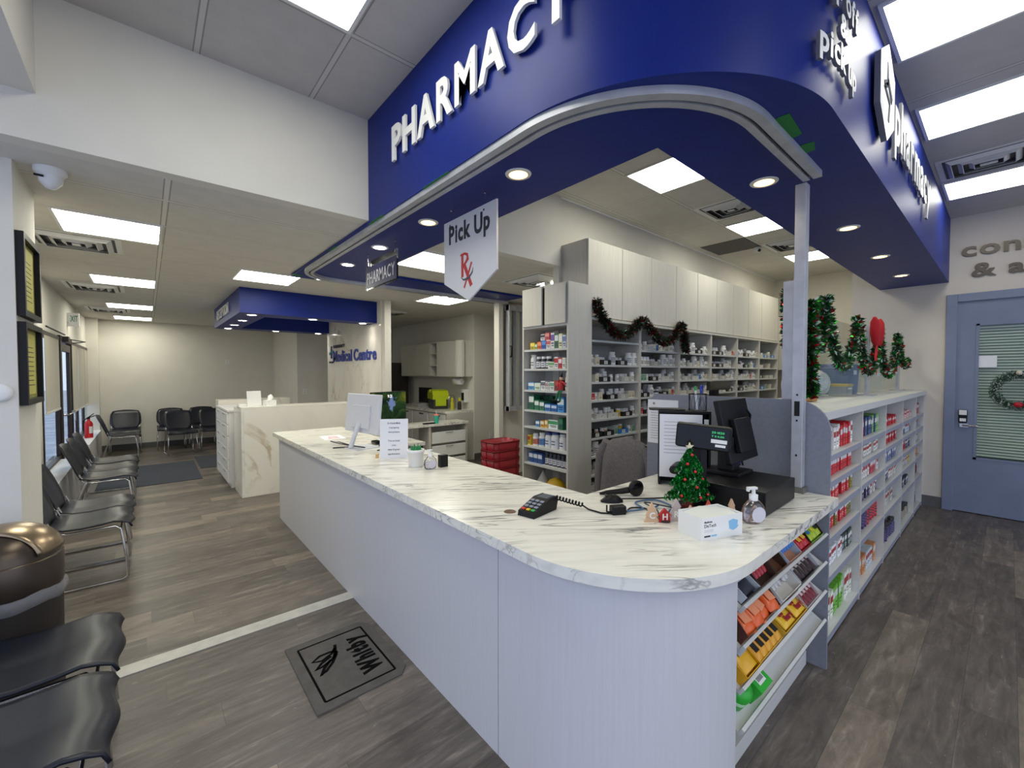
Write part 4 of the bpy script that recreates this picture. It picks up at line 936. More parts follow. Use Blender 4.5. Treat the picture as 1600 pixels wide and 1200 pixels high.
for i in range(6):
    rows = range(1, 9) if i == 0 else (range(0, 5) if i == 1 else range(0, 4))
    for r in rows:
        z = bz[r]; x = BX[i]+.055; x1 = BX[i]+.80; place = '%s shelf, %s dispensary bay' % (rown[r], sn[i])
        while x < x1:
            u = rng.random()
            if u < .36 and x+.19 < x1:      # tray with bottles standing in it
                c = rng.choice(['black', 'black', 'grey', 'blue', 'white', 'white']) if not (i == 0 and r == 1) else 'black'
                drop('storage_tray', Tr[c], '%s open tray of pill bottles on the %s' % (c, place), 'tray', 'storage trays, '+place, (x+.085, YB+.02, z))
                for k in range(3):
                    kk = rng.choice('aaabdf') if i == 0 and r in (2, 5) else rng.choice('aaab')
                    if bottles < 300:
                        bottles += 1; drop('pill_bottle', Bt[kk], '%s pill bottle in a tray, %s' % (tone[kk], place), 'bottle', 'pill bottles in trays, '+place, (x+.035+k*.05, YB+.07+rng.random()*.05, z+.004), rng.random()*.5)
                x += .19
            elif u < .74:
                kk = rng.choice('aabbce' if r in (3, 6) else ('bdbdd' if (i == 0 and r == 4) else 'aabbbc')); wd = {'a': .054, 'b': .066, 'c': .088}.get(kk, .06)
                if bottles < 300:
                    bottles += 1; drop('pill_bottle', Bt[kk], '%s pill bottle standing on the %s' % (tone[kk], place), 'bottle', 'loose pill bottles, '+place, (x+wd/2, YB+.05+rng.random()*.02, z), rng.random()*.6-.3)
                    if kk != 'c' and rng.random() < .55 and bottles < 300:
                        bottles += 1; drop('pill_bottle', Bt['c'], 'large white pill bottle at the back of the %s' % place, 'bottle', 'back row pill bottles, '+place, (x+wd/2, YB+.17, z))
                x += wd+.004
            elif u < .95:
                kk = rng.choice('wwooogru'); drop('medicine_box', Pk[kk], '%s medicine carton on the %s' % (kn[kk], place), 'box', 'medicine cartons, '+place, (x+.03, YB+.03, z), 0); x += .062
            else: x += .06
# ---- end shelf contents (facing -X): larger, each with parts
def eb(y, z, r, h, cap, body, capc, lab, label, grp):
    t = thing('medicine_bottle', label, 'bottle', (CX+.08, y, z), 0, grp)
    s = h-cap
    q = MB(); q.lathe([(r*.94, 0), (r, .004), (r, s*.86), (r*.8, s*.95), (r*.74, s)], 18); q.build('body', flat(body, .35), t)
    q = MB(); q.lathe([(r*.86, s), (r*.86, h-.002), (r*.8, h)], 18); q.build('cap', flat(capc, .4), t)
    q = MB(); q.lathe([(r*1.012, s*.14), (r*1.012, s*.72)], 18, 0)
    for k in range(2): q.add([(r*1.03*math.cos(a), r*1.03*math.sin(a), zz) for zz in (s*(.28+.2*k), s*(.36+.2*k)) for a in (PI-.6, PI-.2, PI+.2, PI+.6)], [(0, 1, 5, 4), (1, 2, 6, 5), (2, 3, 7, 6)], 1)
    q.build('label', [flat(lab), flat((70, 74, 90))], t)
def ebox(y, z, w_, h_, base, band, label, grp, d_=.09, sign=None):
    t = thing('medicine_box', label, 'box', (CX+.035, y, z), 0, grp)
    q = MB(); q.box(0, d_, -w_/2, w_/2, 0, h_); q.build('carton', flat(base), t)
    q = MB(); q.box(-.0008, 0, -w_/2, w_/2, h_*.5, h_*.88, 0); q.box(-.0012, 0, -w_*.35, w_*.35, h_*.3, h_*.38, 1); q.box(-.0012, 0, -w_*.35, w_*.2, h_*.16, h_*.22, 1); q.build('front_print', [flat(band), flat((60, 64, 80))], t)
Y1 = CY+.6   # left end in view is the far end
g = 'packages on the top shelf of the end unit'
x = Y1-.06
for wd, h, b1, b2, s in ((.06, .07, (216, 186, 40), (240, 220, 110), 'yellow carton at the far left'), (.03, .055, (150, 200, 120), (220, 230, 200), 'small green carton'), (.055, .075, (226, 104, 60), (240, 150, 110), 'orange carton'),
        (.055, .085, (50, 100, 190), (90, 150, 220), 'blue carton'), (.055, .085, (226, 220, 214), (206, 90, 90), 'white and red carton'), (.045, .15, (224, 220, 224), (120, 90, 170), 'tall white carton with purple print'), (.045, .14, (60, 108, 80), (226, 230, 222), 'green and white carton'), (.045, .135, (222, 222, 180), (236, 236, 226), 'pale yellow carton'), (.04, .12, (200, 206, 226), (110, 130, 180), 'pale blue carton at the right end')):
    ebox(x-wd/2, 1.83, wd, h, b1, b2, s+' on the top shelf of the end unit', g); x -= wd+.006
ebox(Y1-.235, 1.915, .055, .06, (226, 220, 226), (60, 60, 80), 'white carton stacked on the blue one, top shelf of the end unit', g); ebox(Y1-.297, 1.915, .055, .07, (214, 90, 90), (232, 150, 140), 'red carton stacked on the white one, top shelf of the end unit', g)
g = 'bottles and cartons on the second shelf of the end unit'
eb(Y1-.07, 1.64, .034, .14, .02, white, white, (228, 228, 226), 'tallest white bottle at the left of the end unit second shelf', g)
for k in range(3): eb(Y1-.145-k*.068, 1.64, .030, .12, .022, (52, 54, 60), (236, 236, 236), (214, 214, 216), ['first', 'second', 'third'][k]+' dark bottle with white cap on the end unit second shelf', g)
x = Y1-.34
for wd, h, b1, b2, s in ((.075, .065, (226, 228, 216), (110, 160, 110), 'low cream carton'), (.045, .11, (226, 222, 220), (190, 50, 60), 'white and red tall carton'), (.04, .10, (206, 60, 70), (236, 226, 224), 'red carton'), (.04, .1, (228, 228, 220), (206, 208, 200), 'plain white carton')):
    ebox(x-wd/2+.03, 1.64, wd, h, b1, b2, s+' on the second shelf of the end unit', g); x -= wd+.008
g = 'cartons on the third shelf of the end unit'; x = Y1-.03
for wd, h, b1, b2, s in ((.085, .075, (90, 160, 214), (226, 232, 236), 'light blue carton'), (.08, .07, (206, 220, 196), (226, 230, 216), 'pale green carton'), (.06, .09, (226, 226, 228), (110, 110, 120), 'white carton with dark print'), (.02, .08, (232, 232, 228), (190, 120, 120), 'slim white leaflet pack'), (.02, .078, (226, 226, 222), (160, 160, 170), 'second slim white leaflet pack'), (.055, .085, (230, 230, 226), (120, 170, 140), 'white carton with green print'), (.05, .1, (150, 50, 50), (190, 80, 70), 'dark red carton behind the elf')):
    ebox(x-wd/2, 1.43, wd, h, b1, b2, s+' on the third shelf of the end unit', g); x -= wd+.008
eb(CY+.06, 1.43, .036, .17, .03, (214, 214, 214), (236, 236, 236), (226, 226, 226), 'tall pale bottle at the right of the end unit third shelf', g)
g = 'green and blue cartons on the fourth shelf of the end unit'; x = Y1-.04
for wd, h, b1, b2, s in ((.07, .15, (36, 110, 76), (226, 232, 226), 'tall green and white carton at the left'), (.06, .1, (60, 130, 96), (226, 232, 226), 'green and white carton'), (.06, .09, (60, 130, 96), (230, 234, 230), 'second green and white carton'), (.075, .07, (60, 120, 190), (200, 220, 240), 'blue carton'), (.07, .065, (56, 106, 176), (200, 216, 236), 'second blue carton'), (.08, .14, (60, 140, 206), (220, 232, 240), 'tall light blue carton at the right')):
    ebox(x-wd/2, 1.23, wd, h, b1, b2, s+' on the fourth shelf of the end unit', g); x -= wd+.012
for k in range(3): ebox(Y1-.1-k*.06, 1.23, .055, .135, (30, 92, 66), (26, 80, 58), 'dark green carton, %s of the back row on the end unit fourth shelf' % ['first', 'second', 'third'][k], g, .05); 
for o in list(bpy.data.objects):
    if o.name.startswith('medicine_box') and 'back row on the end unit' in o.get('label', ''): o.location.x += .13
g = 'cartons on the fifth shelf of the end unit'; x = Y1-.14
for wd, h, b1, b2, s in ((.05, .06, (90, 150, 206), (226, 232, 236), 'small blue and white carton'), (.05, .065, (226, 170, 60), (232, 226, 210), 'small yellow and white carton'), (.035, .075, (232, 190, 110), (240, 230, 200), 'slim yellow carton'), (.12, .085, (226, 232, 226), (70, 150, 96), 'wide white and green carton'), (.05, .11, (30, 96, 70), (60, 130, 96), 'dark green carton at the right')):
    ebox(x-wd/2, 1.065, wd, h, b1, b2, s+' on the fifth shelf of the end unit', g); x -= wd+.014
g = 'large bottles on the sixth shelf of the end unit'
ebox(Y1-.04, .87, .035, .1, (216, 196, 60), (190, 70, 50), 'yellow and red carton on the sixth shelf of the end unit', g)
for y, r, h, cc, lb, s in ((Y1-.1, .034, .12, white, (214, 120, 96), 'white bottle with orange label'), (Y1-.19, .034, .135, white, (90, 130, 190), 'white bottle with blue label'), (Y1-.28, .037, .15, (50, 70, 130), (220, 222, 226), 'white tub with blue cap'), (Y1-.37, .042, .16, (50, 70, 130), (220, 222, 226), 'largest white tub with blue cap'), (Y1-.47, .038, .15, (200, 204, 210), (220, 222, 226), 'white tub nearest the right panel')):
    eb(y, .87, r, h, .024, white, cc, lb, s+' on the sixth shelf of the end unit', g)
g = 'dark bottles on the seventh shelf of the end unit'
for k in range(3): ebox(Y1-.07-k*.065, .70, .055, .1, (60, 96, 160), (220, 226, 236), ['first', 'second', 'third'][k]+' blue and white carton on the seventh shelf of the end unit', g)
for k in range(6): eb(Y1-.26-k*.053, .70, .025, .115, .022, (44, 46, 60), (60, 62, 74), (214, 214, 220), 'black-capped dark bottle, %s from the left on the end unit seventh shelf' % ['first', 'second', 'third', 'fourth', 'fifth', 'sixth'][k], g)
q = MB(); q.lathe([(.001, 0), (.13, .0), (.15, .05), (.12, .1), (.06, .13), (.001, .14)], 10, 0); yb = tag(q.build('yellow_bag', flat((222, 180, 30), .5), None, (CX+.14, CY+.28, .1)), 'yellow crumpled bag on the bottom shelf of the end unit', 'bag'); yb.scale = (.9, 1.3, 3.4)
q = MB(); q.lathe([(.001, 0), (.08, .0), (.09, .06), (.06, .12), (.001, .15)], 9, 0); wb = tag(q.build('white_bag', flat((206, 206, 202), .5), None, (CX+.15, CY+.47, .1)), 'white plastic bag behind the yellow one on the bottom shelf', 'bag'); wb.scale = (1, 1, 3.4)
# elf doll
el = thing('elf_doll', 'small red and green elf doll hanging at the right edge of the end unit', 'doll', (CX-.012, CY+.075, 1.34))
q = MB(); q.tube([(0, 0, .1), (0, .0, .15), (0, 0, .19)], [.018, .024, .012], 10); q.tube([(0, 0, .18), (-.01, -.04, .17), (-.01, -.06, .15)], .008); q.tube([(0, 0, .18), (-.01, .03, .15), (-.01, .025, .12)], .008); q.build('coat', flat((190, 30, 36)), el)
q = MB(); q.tube([(0, .01, .11), (-.02, .03, .06), (-.015, .05, .01)], .010); q.tube([(0, -.01, .11), (-.02, 0, .06), (-.015, .0, .0)], .010); q.build('trousers', flat((36, 110, 60)), el)
q = MB(); q.tube([(-.015, .05, .012), (-.02, .075, .0), (-.02, .085, .006)], .009); q.tube([(-.015, .0, .002), (-.02, .02, -.01), (-.02, .03, -.004)], .009); q.build('shoes', 'black', el)
q = MB(); q.lathe([(.001, .19), (.016, .197), (.018, .21), (.012, .225), (.001, .23)], 12); q.build('head', flat((222, 180, 150)), el)
q = MB(); q.tube([(0, 0, .222), (0, -.005, .24), (0, -.02, .262)], [.016, .010, .002], 10); q.build('hat', 'black', el)

# ================================================================== OVER THE COUNTER SHELF UNIT (right)
su = thing('retail_shelf_unit', 'long low white retail shelf unit with five bays beside the door wall', 'shelving', (2.771, .66, 0))
UX = [2.771, 3.80, 4.68, 5.56, 6.45, 7.09]
uz = [1.12, .965, .80, .63, .40, .05]
P3([(0, 4.325, -.02, .60, 1.34, 1.385)], 'shelf', 'top', su); P3([(.0, 4.32, .36, .38, .0, 1.34)], 'shelf', 'back_panel', su)
P3([(0, 4.325, .38, .58, 0, 1.34)], 'grey', 'rear_panel', su)
for x in UX: 
    xx = x-2.771; P3([(max(0, xx-.012), xx+.012, 0, .36, 0, 1.34)], 'shelf', 'divider', su)
for i in range(5):
    for z in uz: sh = P3([(UX[i]-2.771+.012, UX[i+1]-2.771-.012, .004, .359, z-.032, z)], 'shelf', 'shelf', su); P3([(UX[i]-2.771+.014, UX[i+1]-2.771-.014, .0, .0039, z-.034, z-.002)], flat((150, 154, 168)), 'price_rail', sh)
scheme = [ # per bay, per shelf: (kind, w, h, colours, n)
 [('b', .05, .15, [(230, 226, 222), (200, 30, 36), (230, 226, 222)], 6), ('b', .05, .12, [(196, 26, 36), (206, 40, 40)], 7), ('b', .05, .13, [(190, 30, 34), (150, 130, 40)], 7), ('b', .05, .13, [(184, 26, 32), (120, 110, 40)], 7), ('b', .055, .11, [(226, 228, 230), (60, 76, 70)], 4), ('b', .055, .19, [(110, 180, 60), (226, 230, 214)], 5)],
 [('b', .045, .14, [(210, 60, 70), (60, 80, 120), (130, 190, 90)], 6), ('b', .09, .09, [(214, 212, 204)], 2), ('b', .05, .11, [(226, 220, 216), (190, 60, 70)], 6), ('b', .05, .12, [(70, 60, 90), (220, 216, 206)], 6), ('t', .03, .17, [(60, 40, 90), (170, 30, 36)], 7), ('b', .05, .14, [(206, 140, 90), (200, 208, 214)], 6)],
 [('b', .05, .08, [(200, 36, 44)], 6), ('b', .05, .09, [(190, 30, 40)], 5), ('b', .05, .1, [(210, 214, 226), (110, 120, 160)], 5), ('b', .05, .11, [(60, 60, 84), (220, 216, 206)], 5), ('b', .04, .12, [(206, 212, 204), (190, 190, 180)], 5), ('t', .025, .14, [(50, 44, 90), (70, 60, 110)], 7)],
 [('b', .05, .08, [(226, 190, 186)], 7), ('b', .05, .11, [(60, 90, 130), (206, 212, 220)], 6), ('b', .05, .1, [(190, 60, 70), (60, 60, 80)], 5), ('b', .06, .08, [(214, 196, 90), (206, 210, 206)], 4), ('b', .05, .09, [(60, 60, 76)], 3), ('t', .025, .12, [(60, 80, 60), (150, 140, 120)], 5)],
 [('b', .05, .12, [(206, 90, 80), (80, 60, 60)], 5), ('b', .05, .1, [(150, 160, 180)], 4), ('b', .05, .1, [(60, 90, 90), (220, 220, 216)], 4), ('t', .03, .12, [(200, 120, 60)], 4), ('t', .028, .12, [(96, 30, 36)], 5), ('t', .028, .12, [(60, 50, 100), (70, 60, 60)], 5)]]
cn = {}
def cname(c):
    import colorsys
    h, s, v = colorsys.rgb_to_hsv(*[x/255 for x in c])
    if s < .16: return 'white' if v > .75 else ('grey' if v > .45 else 'dark')
    if v < .38: return 'dark'
    for a, b in ((.03, 'red'), (.1, 'orange'), (.18, 'yellow'), (.45, 'green'), (.7, 'blue'), (.85, 'purple'), (1.01, 'red')):
        if h <= a: return b
bayn = ['nearest', 'second', 'third', 'fourth', 'farthest']
pmc = {}
for i in range(5):
    for r in range(6):
        kd, wd, ht, cs, n = scheme[i][r]; x = UX[i]+.03+(.30 if i == 0 else 0.01); place = '%s shelf of the %s retail bay' % (['top', 'second', 'third', 'fourth', 'fifth', 'bottom'][r], bayn[i])
        n = n+ 8
        for k in range(n):
            c = cs[(k*len(cs))//n] if rng.random() < .7 else rng.choice(cs); h2 = ht*rng.choice([1, 1, .92])
            if x+wd > UX[i+1]-.02: break
            key = (kd, wd, h2, c)
            if key not in pmc:
                if kd == 'b': pmc[key] = pack('%d' % len(pmc), wd, .1, h2, c, tuple(min(255, v+25) for v in c), (232, 230, 226) if sum(c) < 450 else (180, 60, 60))
                else: pmc[key] = bottle_mesh('%d' % len(pmc), wd, h2, .03, c, (30, 30, 34), tuple(min(255, v+40) for v in c))
            nm, ct_ = ('carton', 'box') if kd == 'b' else ('bottle', 'bottle')
            drop('retail_'+nm, pmc[key], '%s retail %s on the %s' % (cname(c), nm, place), ct_, 'retail goods, '+place, (x+wd/2+(wd/2 if kd == 't' else 0), .70+(wd if kd == 't' else 0)+rng.random()*.01, uz[r]), 0)
            x += wd*(2.1 if kd == 't' else 1)+.008+.01*rng.random()
            if rng.random() < .06: x += .05
# ---------------------------------------------------------------- glass screen and garlands on the unit
gs = thing('glass_screen', 'clear glass screen with two steel posts on the retail shelf unit', 'screen', (4.2, .88, 1.385))
P3([(-1.2, .98, -.004, .004, .04, .62)], 'glass', 'glass_pane', gs); P3([(1.02, 2.85, -.004, .004, .04, .55)], 'glass', 'glass_pane', gs)
for x in (1.0, 2.72):
    P3([(x-.02, x+.02, -.015, .015, .012, .66)], 'alu', 'post', gs); P3([(x-.12, x+.12, -.06, .06, 0, .012)], 'alu', 'foot', gs)
def garland(name, label, pts, rad, n, cols, seed, leaf=.035, thin=.01):
    rg = random.Random(seed); q = MB(); P = [Vector(p) for p in pts]; L = [0]
    for a, b in zip(P[:-1], P[1:]): L.append(L[-1]+(b-a).length)
    for k in range(n):
        s_ = rg.random()*L[-1]; i = max(j for j in range(len(P)-1) if L[j] <= s_); f = (s_-L[i])/max(1e-6, L[i+1]-L[i]); c = P[i].lerp(P[i+1], f); t = (P[i+1]-P[i]).normalized()
        d_ = Vector((rg.gauss(0, 1), rg.gauss(0, 1), rg.gauss(0, 1))); d_ -= t*d_.dot(t)*.6; d_.normalize()
        ln = rad*(.6+.6*rg.random()); e = c+d_*ln; wv = d_.cross(Vector((rg.gauss(0, 1), rg.gauss(0, 1), rg.gauss(0, 1)))).normalized()*(thin if rg.random() < .8 else leaf*.5)
        m_ = c+d_*ln*.55
        q.add([tuple(c), tuple(m_+wv), tuple(e), tuple(m_-wv)], [(0, 1, 2, 3)], rg.choices(range(len(cols)), [x[1] for x in cols])[0])
    q.tube([tuple(p) for p in P], .006, 5, 0)
    return tag(q.build(name, [x[0] for x in cols]), label, 'garland')
lm = mat('foil_green', (26, 150, 40), .22, .55); dg_ = flat((24, 62, 34), .5); rb = mat('foil_red', (180, 24, 36), .25, .5); slv = flat((190, 214, 196), .4)
def swag(x0, x1, zt, zb, n, y, amp=0):
    pts = []
    for k in range(n):
        a = x0+(x1-x0)*k/n; b = x0+(x1-x0)*(k+1)/n
        for j in range(8):
            t = j/8; pts.append((a+(b-a)*t, y-.02*math.sin(t*PI), zt-(zt-zb)*(4*t*(1-t))))
    pts.append((x1, y, zt)); return pts
gp_ = []
for (x0, z0), (x1, z1), zb in (((3.10, 2.04), (3.42, 2.1), 1.72), ((3.42, 2.1), (4.35, 2.04), 1.62), ((4.35, 2.04), (5.2, 2.02), 1.6), ((5.2, 2.02), (6.25, 2.02), 1.58), ((6.25, 2.02), (6.95, 1.85), 1.62)):
    for j in range(8):
        t = j/8; gp_.append((x0+(x1-x0)*t, .80, z0+(z1-z0)*t-(min(z0, z1)-zb)*(4*t*(1-t))**.9))
gp_.append((6.95, .8, 1.66))
garland('leaf_garland', 'green and red foil leaf garland looped along the glass screen', gp_, .048, 6500, [(dg_, 6), (lm, 1.8), (rb, .9), (slv, 1.2)], 3, .04, .007)
garland('leaf_garland', 'green foil leaf garland hanging down beside the gate post', [(3.06, .79, 2.02), (3.02, .79, 1.85), (3.05, .79, 1.68), (3.08, .79, 1.54), (3.10, .79, 1.46)], .052, 2000, [(dg_, 6), (lm, 3), (rb, 1), (slv, 1)], 4, .045, .008)
garland('leaf_garland', 'short piece of green garland behind the gate post', [(2.95, .895, 2.1), (2.95, .89, 1.92), (2.95, .885, 1.76)], .035, 300, [(dg_, 5), (lm, 3), (rb, 2)], 5, .04, .006)
garland('tinsel_garland', 'dark red and green tinsel garland swagged along the overhead cupboards', [(3.28, 2.59, 2.3), (3.3, 2.58, 2.2), (3.4, 2.56, 2.08), (3.55, 2.56, 1.99), (3.72, 2.56, 1.98), (3.9, 2.57, 2.06), (4.0, 2.58, 2.14), (4.1, 2.58, 2.16), (4.25, 2.56, 2.03), (4.45, 2.56, 1.94), (4.65, 2.56, 1.98), (4.8, 2.57, 2.1), (4.9, 2.58, 2.18), (4.95, 2.57, 2.05), (4.97, 2.56, 1.85)], .065, 6500, [(flat((16, 34, 22), .35), 8), (mat('foil_maroon', (110, 20, 24), .3, .4), 3), (slv, .5), (dg_, 2)], 6, .02, .005)
bw = thing('red_bow', 'red felt bow and ribbon on the glass screen garland', 'bow', (5.0, .78, 1.86))
q = MB()
for s in (-1, 1): q.M = Matrix.Rotation(s*.35, 4, 'Y') @ Matrix.Translation((s*.09, 0, .02)) @ Matrix.Diagonal((1, .5, 1, 1)); q.lathe([(.02, -.13), (.06, -.09), (.075, 0), (.06, .09), (.02, .13)], 14)
q.build('loop', flat((178, 18, 28), .85), bw, (0, 0, .12)); q = MB(); q.ribbon([(0, 0), (.03, .0)], .02, 0, .01)
q.grid([[(-.03, 0, .05), (.03, 0, .05)], [(-.05, .01, -.12), (.01, .0, -.14)], [(-.02, 0, -.26), (.05, .01, -.28)]], 0, True, .004); q.build('tail', flat((200, 24, 34), .6), bw)
# things behind the glass
def binthing(lb, x, y, z, w_, d_, h_, m, lid):
    t = thing('storage_bin', lb, 'bin', (x, y, z)); q = MB(); w2, d2 = w_/2, d_/2
    q.grid([[(-w2*.9, -d2*.9, 0), (w2*.9, -d2*.9, 0), (w2*.9, d2*.9, 0), (-w2*.9, d2*.9, 0), (-w2*.9, -d2*.9, 0)], [(-w2, -d2, h_), (w2, -d2, h_), (w2, d2, h_), (-w2, d2, h_), (-w2, -d2, h_)]], 0, False); q.box(-w2*.9, w2*.9, -d2*.9, d2*.9, 0, .004); q.build('body', m, t)
    P3([(-w2*1.04, w2*1.04, -d2*1.04, d2*1.04, h_, h_+.02)], lid, 'lid', t); P3([(-.06, .06, -d2-.004, -d2+.0, h_*.7, h_*.85)], 'paper', 'label', t)

frost = film('frosted_plastic', (222, 222, 214), .45)
binthing('clear plastic storage bin with white label behind the farthest glass', 6.2, 1.08, 1.386, .8, .26, .25, frost, 'film')
binthing('blue plastic storage bin behind the glass screen', 5.35, 1.12, 1.386, .4, .24, .28, flat((120, 134, 170)), flat((130, 142, 176)))
binthing('small clear tub with yellow lid behind the glass screen', 4.9, 1.02, 1.386, .25, .14, .09, frost, flat((214, 184, 90)))
for k, (x, y, s_, lb) in enumerate(((4.15, 1.14, .8, 'crumpled white plastic bag behind the nearer glass'), (4.6, 1.14, .7, 'long folded white bag behind the nearer glass'))):
    rg = random.Random(k); q = MB(); rows = []
    for i in range(9):
        rows.append([(.28*s_*math.cos(2*PI*j/14)*math.sin(PI*(i+.01)/8.02)*(1+.3*rg.random()), .09*math.sin(2*PI*j/14)*math.sin(PI*(i+.01)/8.02)*(1+.3*rg.random()), .12*(1-math.cos(PI*i/8))) for j in range(14)]); rows[-1].append(rows[-1][0])
    q.grid(rows, 0, False); tag(q.build('plastic_bag', flat((214, 216, 220), .4), None, (x, y, 1.386)), lb, 'bag')
pd = thing('plush_dog', 'small tan and brown plush dog behind the garland on the unit', 'toy', (3.75, .97, 1.386), -.5)
q = MB(); q.lathe([(.001, 0), (.05, .005), (.06, .04), (.045, .08), (.001, .095)], 14); q.build('body', flat((206, 150, 96), .8), pd)
q = MB(); q.M = T(0, -.03, .08); q.lathe([(.001, 0), (.035, .01), (.042, .035), (.03, .065), (.001, .075)], 14); q.build('head', flat((224, 196, 160), .8), pd)
q = MB(); 
for s in (-1, 1): q.M = T(s*.04, -.03, .1); q.lathe([(.001, -.03), (.014, -.02), (.016, 0), (.001, .03)], 10)
q.build('ear', flat((110, 70, 44), .8), pd); q = MB(); q.M = T(0, -.075, .11); q.lathe([(.001, -.01), (.012, 0), (.001, .01)], 10); q.build('nose', 'black', pd)
# top-of-partition things
q = MB(); q.box(-.25, .25, -.02, .02, 0, .09); tag(q.build('wall_monitor', 'blackg', None, (4.6, 2.0, 1.42), .02), 'black monitor edge showing above the grey divider', 'monitor')
mst = MB(); mst.box(-.05, .05, -.03, .03, 0, 1.42); tag(mst.build('monitor_stand', 'black', None, (4.6, 2.05, 0)), 'black stand carrying the monitor behind the divider', 'stand')

# jacket on office chair inside
jc = thing('office_chair', 'dark grey office chair seen behind the counter with a jacket over its back', 'chair', (3.12, 1.97, 0), 1.45)
q = MB(); q.box(-.22, .22, -.22, .22, .45, .52); q.build('seat', 'black', jc, bevel=.03)
q = MB(); q.cyl(0, 0, .08, .45, .03, 12)
for k in range(5): a = 2*PI*k/5; q.tube([(0, 0, .1), (.28*math.cos(a), .28*math.sin(a), .05)], .018)
q.build('pedestal', 'black', jc)
for k in range(5): a = 2*PI*k/5; q = MB(); q.M = T(.28*math.cos(a), .28*math.sin(a), .03) @ Matrix.Rotation(PI/2, 4, 'X'); q.lathe([(.03, -.015), (.03, .015)], 12); q.build('caster', 'black', jc)
q = MB(); q.box(-.19, .19, .17, .2, .5, 1.04); q.build('backrest', 'black', jc, bevel=.02)
jk = thing('jacket', 'dark grey jacket draped over the office chair back', 'jacket', (3.12, 1.97, 0), 1.45)
q = MB(); rows = []
for i in range(14):
    t = i/13; z = 1.075-.60*t; r_ = []
    for j in range(49):
        a = 2*PI*j/48; wx = .205+.04*t+.02*math.sin(min(1, t*4)*PI/2); wy = .045+.035*min(1, t*3)+.03*t
        if i == 0: wx *= .8; wy *= .45
        f = 1+.10*min(1, t*2.5)*math.sin(a*6+t*2)+.05*min(1, t*2)*math.sin(a*11)
        r_.append((math.copysign(abs(math.cos(a))**.5, math.cos(a))*wx, .185+math.copysign(abs(math.sin(a))**.6, math.sin(a))*wy*f, z-.03*abs(math.cos(a))*(1-t)+(.03*math.sin(a*3) if i == 13 else 0)))
    rows.append(r_)
q.grid(rows); q.grid([[(p[0]*f, .185+(p[1]-.185)*f, p[2]+.02*(1-f)) for p in rows[0]] for f in (.02, .5, 1)])
for s_ in (-1, 1): q.tube([(s_*.2, .2, 1.02), (s_*.26, .21, .9), (s_*.27, .22, .7), (s_*.25, .24, .52)], [.045, .05, .045, .04], 12)
q.build('body', speck('grey_fleece', (112, 106, 106), (100, 94, 94), 60, .9), jk)
# ================================================================== CANDY RACK
ck_ = thing('candy_rack', 'white slanted sweets rack built into the end of the counter', 'rack', (1.62, .62, 0))
P3([(-.0, .012, .03, .5, 0, .90)], 'shelf', 'side_panel', ck_); P3([(1.105, 1.125, .1, .5, 0, .90)], 'shelf', 'side_panel', ck_); P3([(.012, 1.105, .48, .5, 0, .90)], 'shelf', 'back_panel', ck_)
SL = math.radians(33)
def tframe(x, z): # local frame of a slanted tray: x along, y up the slope, z normal
    return Matrix.Translation((x, .625, z)) @ Matrix.Rotation(SL, 4, 'X')
lips = [.735, .585, .43, .275]
for k, z in enumerate(lips):
    q = MB(); q.M = Matrix.Translation((-1.62, -.62, 0)) @ tframe(1.635, z); L_ = 1.085
    dd = .20 if k == 0 else .36
    q.box(0, L_, 0, dd, -.012, 0); q.box(0, L_, -.012, 0, -.012, .022); q.build('tray', 'shelf', ck_)
P3([(.012, 1.105, .075, .48, 0, .075)], 'shelf', 'base_shelf', ck_)
# boxes on the trays.  local box: open display box, x width, y up-slope depth, z height of front/back
def dbox(lb, x, z, w_, dpt, hf, hb, col, inner, build_items=None, y0=.005):
    F = tframe(x, z) @ Matrix.Translation((0, y0, 0)); t = thing('display_box', lb, 'box', (x, .625, z), 0, None); q = MB(); q.M = Matrix.Translation(-Vector((x, .625, z))) @ F
    q.box(0, w_, 0, dpt, 0, .003); q.box(0, w_, 0, .003, .003, hf)
    for a, b in ((0, .003), (w_-.003, w_)):
        q.add([(a, .003, .003), (b, .003, .003), (b, dpt, .003), (a, dpt, .003), (a, .003, hf), (b, .003, hf), (b, dpt, hb), (a, dpt, hb)], [(0, 3, 2, 1), (4, 5, 6, 7), (0, 1, 5, 4), (1, 2, 6, 5), (2, 3, 7, 6), (3, 0, 4, 7)], 1)
    q.box(.003, w_-.003, dpt-.003, dpt, .003, hb, 1)
    q.build('carton', [flat(col), flat(inner)], t); return F
def item(name, lb, cat, grp, F, f):
    o0 = F @ Vector((0, 0, 0)); t = thing(name, lb, cat, tuple(o0), 0, grp); f(t, Matrix.Translation(-o0) @ F); return t
def wrapper(cols, w_, l_, h_, txt=None, tc=(150, 20, 30), n=8, ta=0):
    def f(t, F):
        q = MB(); q.M = F; rows = []
        for i in range(n+1):
            s = i/n; yy = l_*s; k = min(1, min(s, 1-s)*5); k = .15+.85*k
            rows.append([(w_/2*(1-(.0 if .1 < s < .9 else 0))*math.cos(PI*2*j/10), yy, h_/2+h_/2*math.sin(PI*2*j/10)*k) for j in range(11)])
        q.grid(rows); q.build('wrapper', flat(cols[0], .3), t)
        if txt:
            q = MB(); q.M = F; q.text(txt, w_*.36, Matrix.Translation((0, l_/2, h_*1.02)) @ Matrix.Rotation(ta, 4, 'Z') @ Matrix.Translation((0, -w_*.18, 0)), .0015, 0, align='C', bold=.05, fit=l_*.6); q.build('print', flat(tc), t)
        elif len(cols) > 1:
            q = MB(); q.M = F; q.box(-w_*.3, w_*.3, l_*.3, l_*.7, h_*.98, h_*1.03); q.build('print', flat(cols[1], .4), t)
    return f
z1, z2, z3, z4 = lips
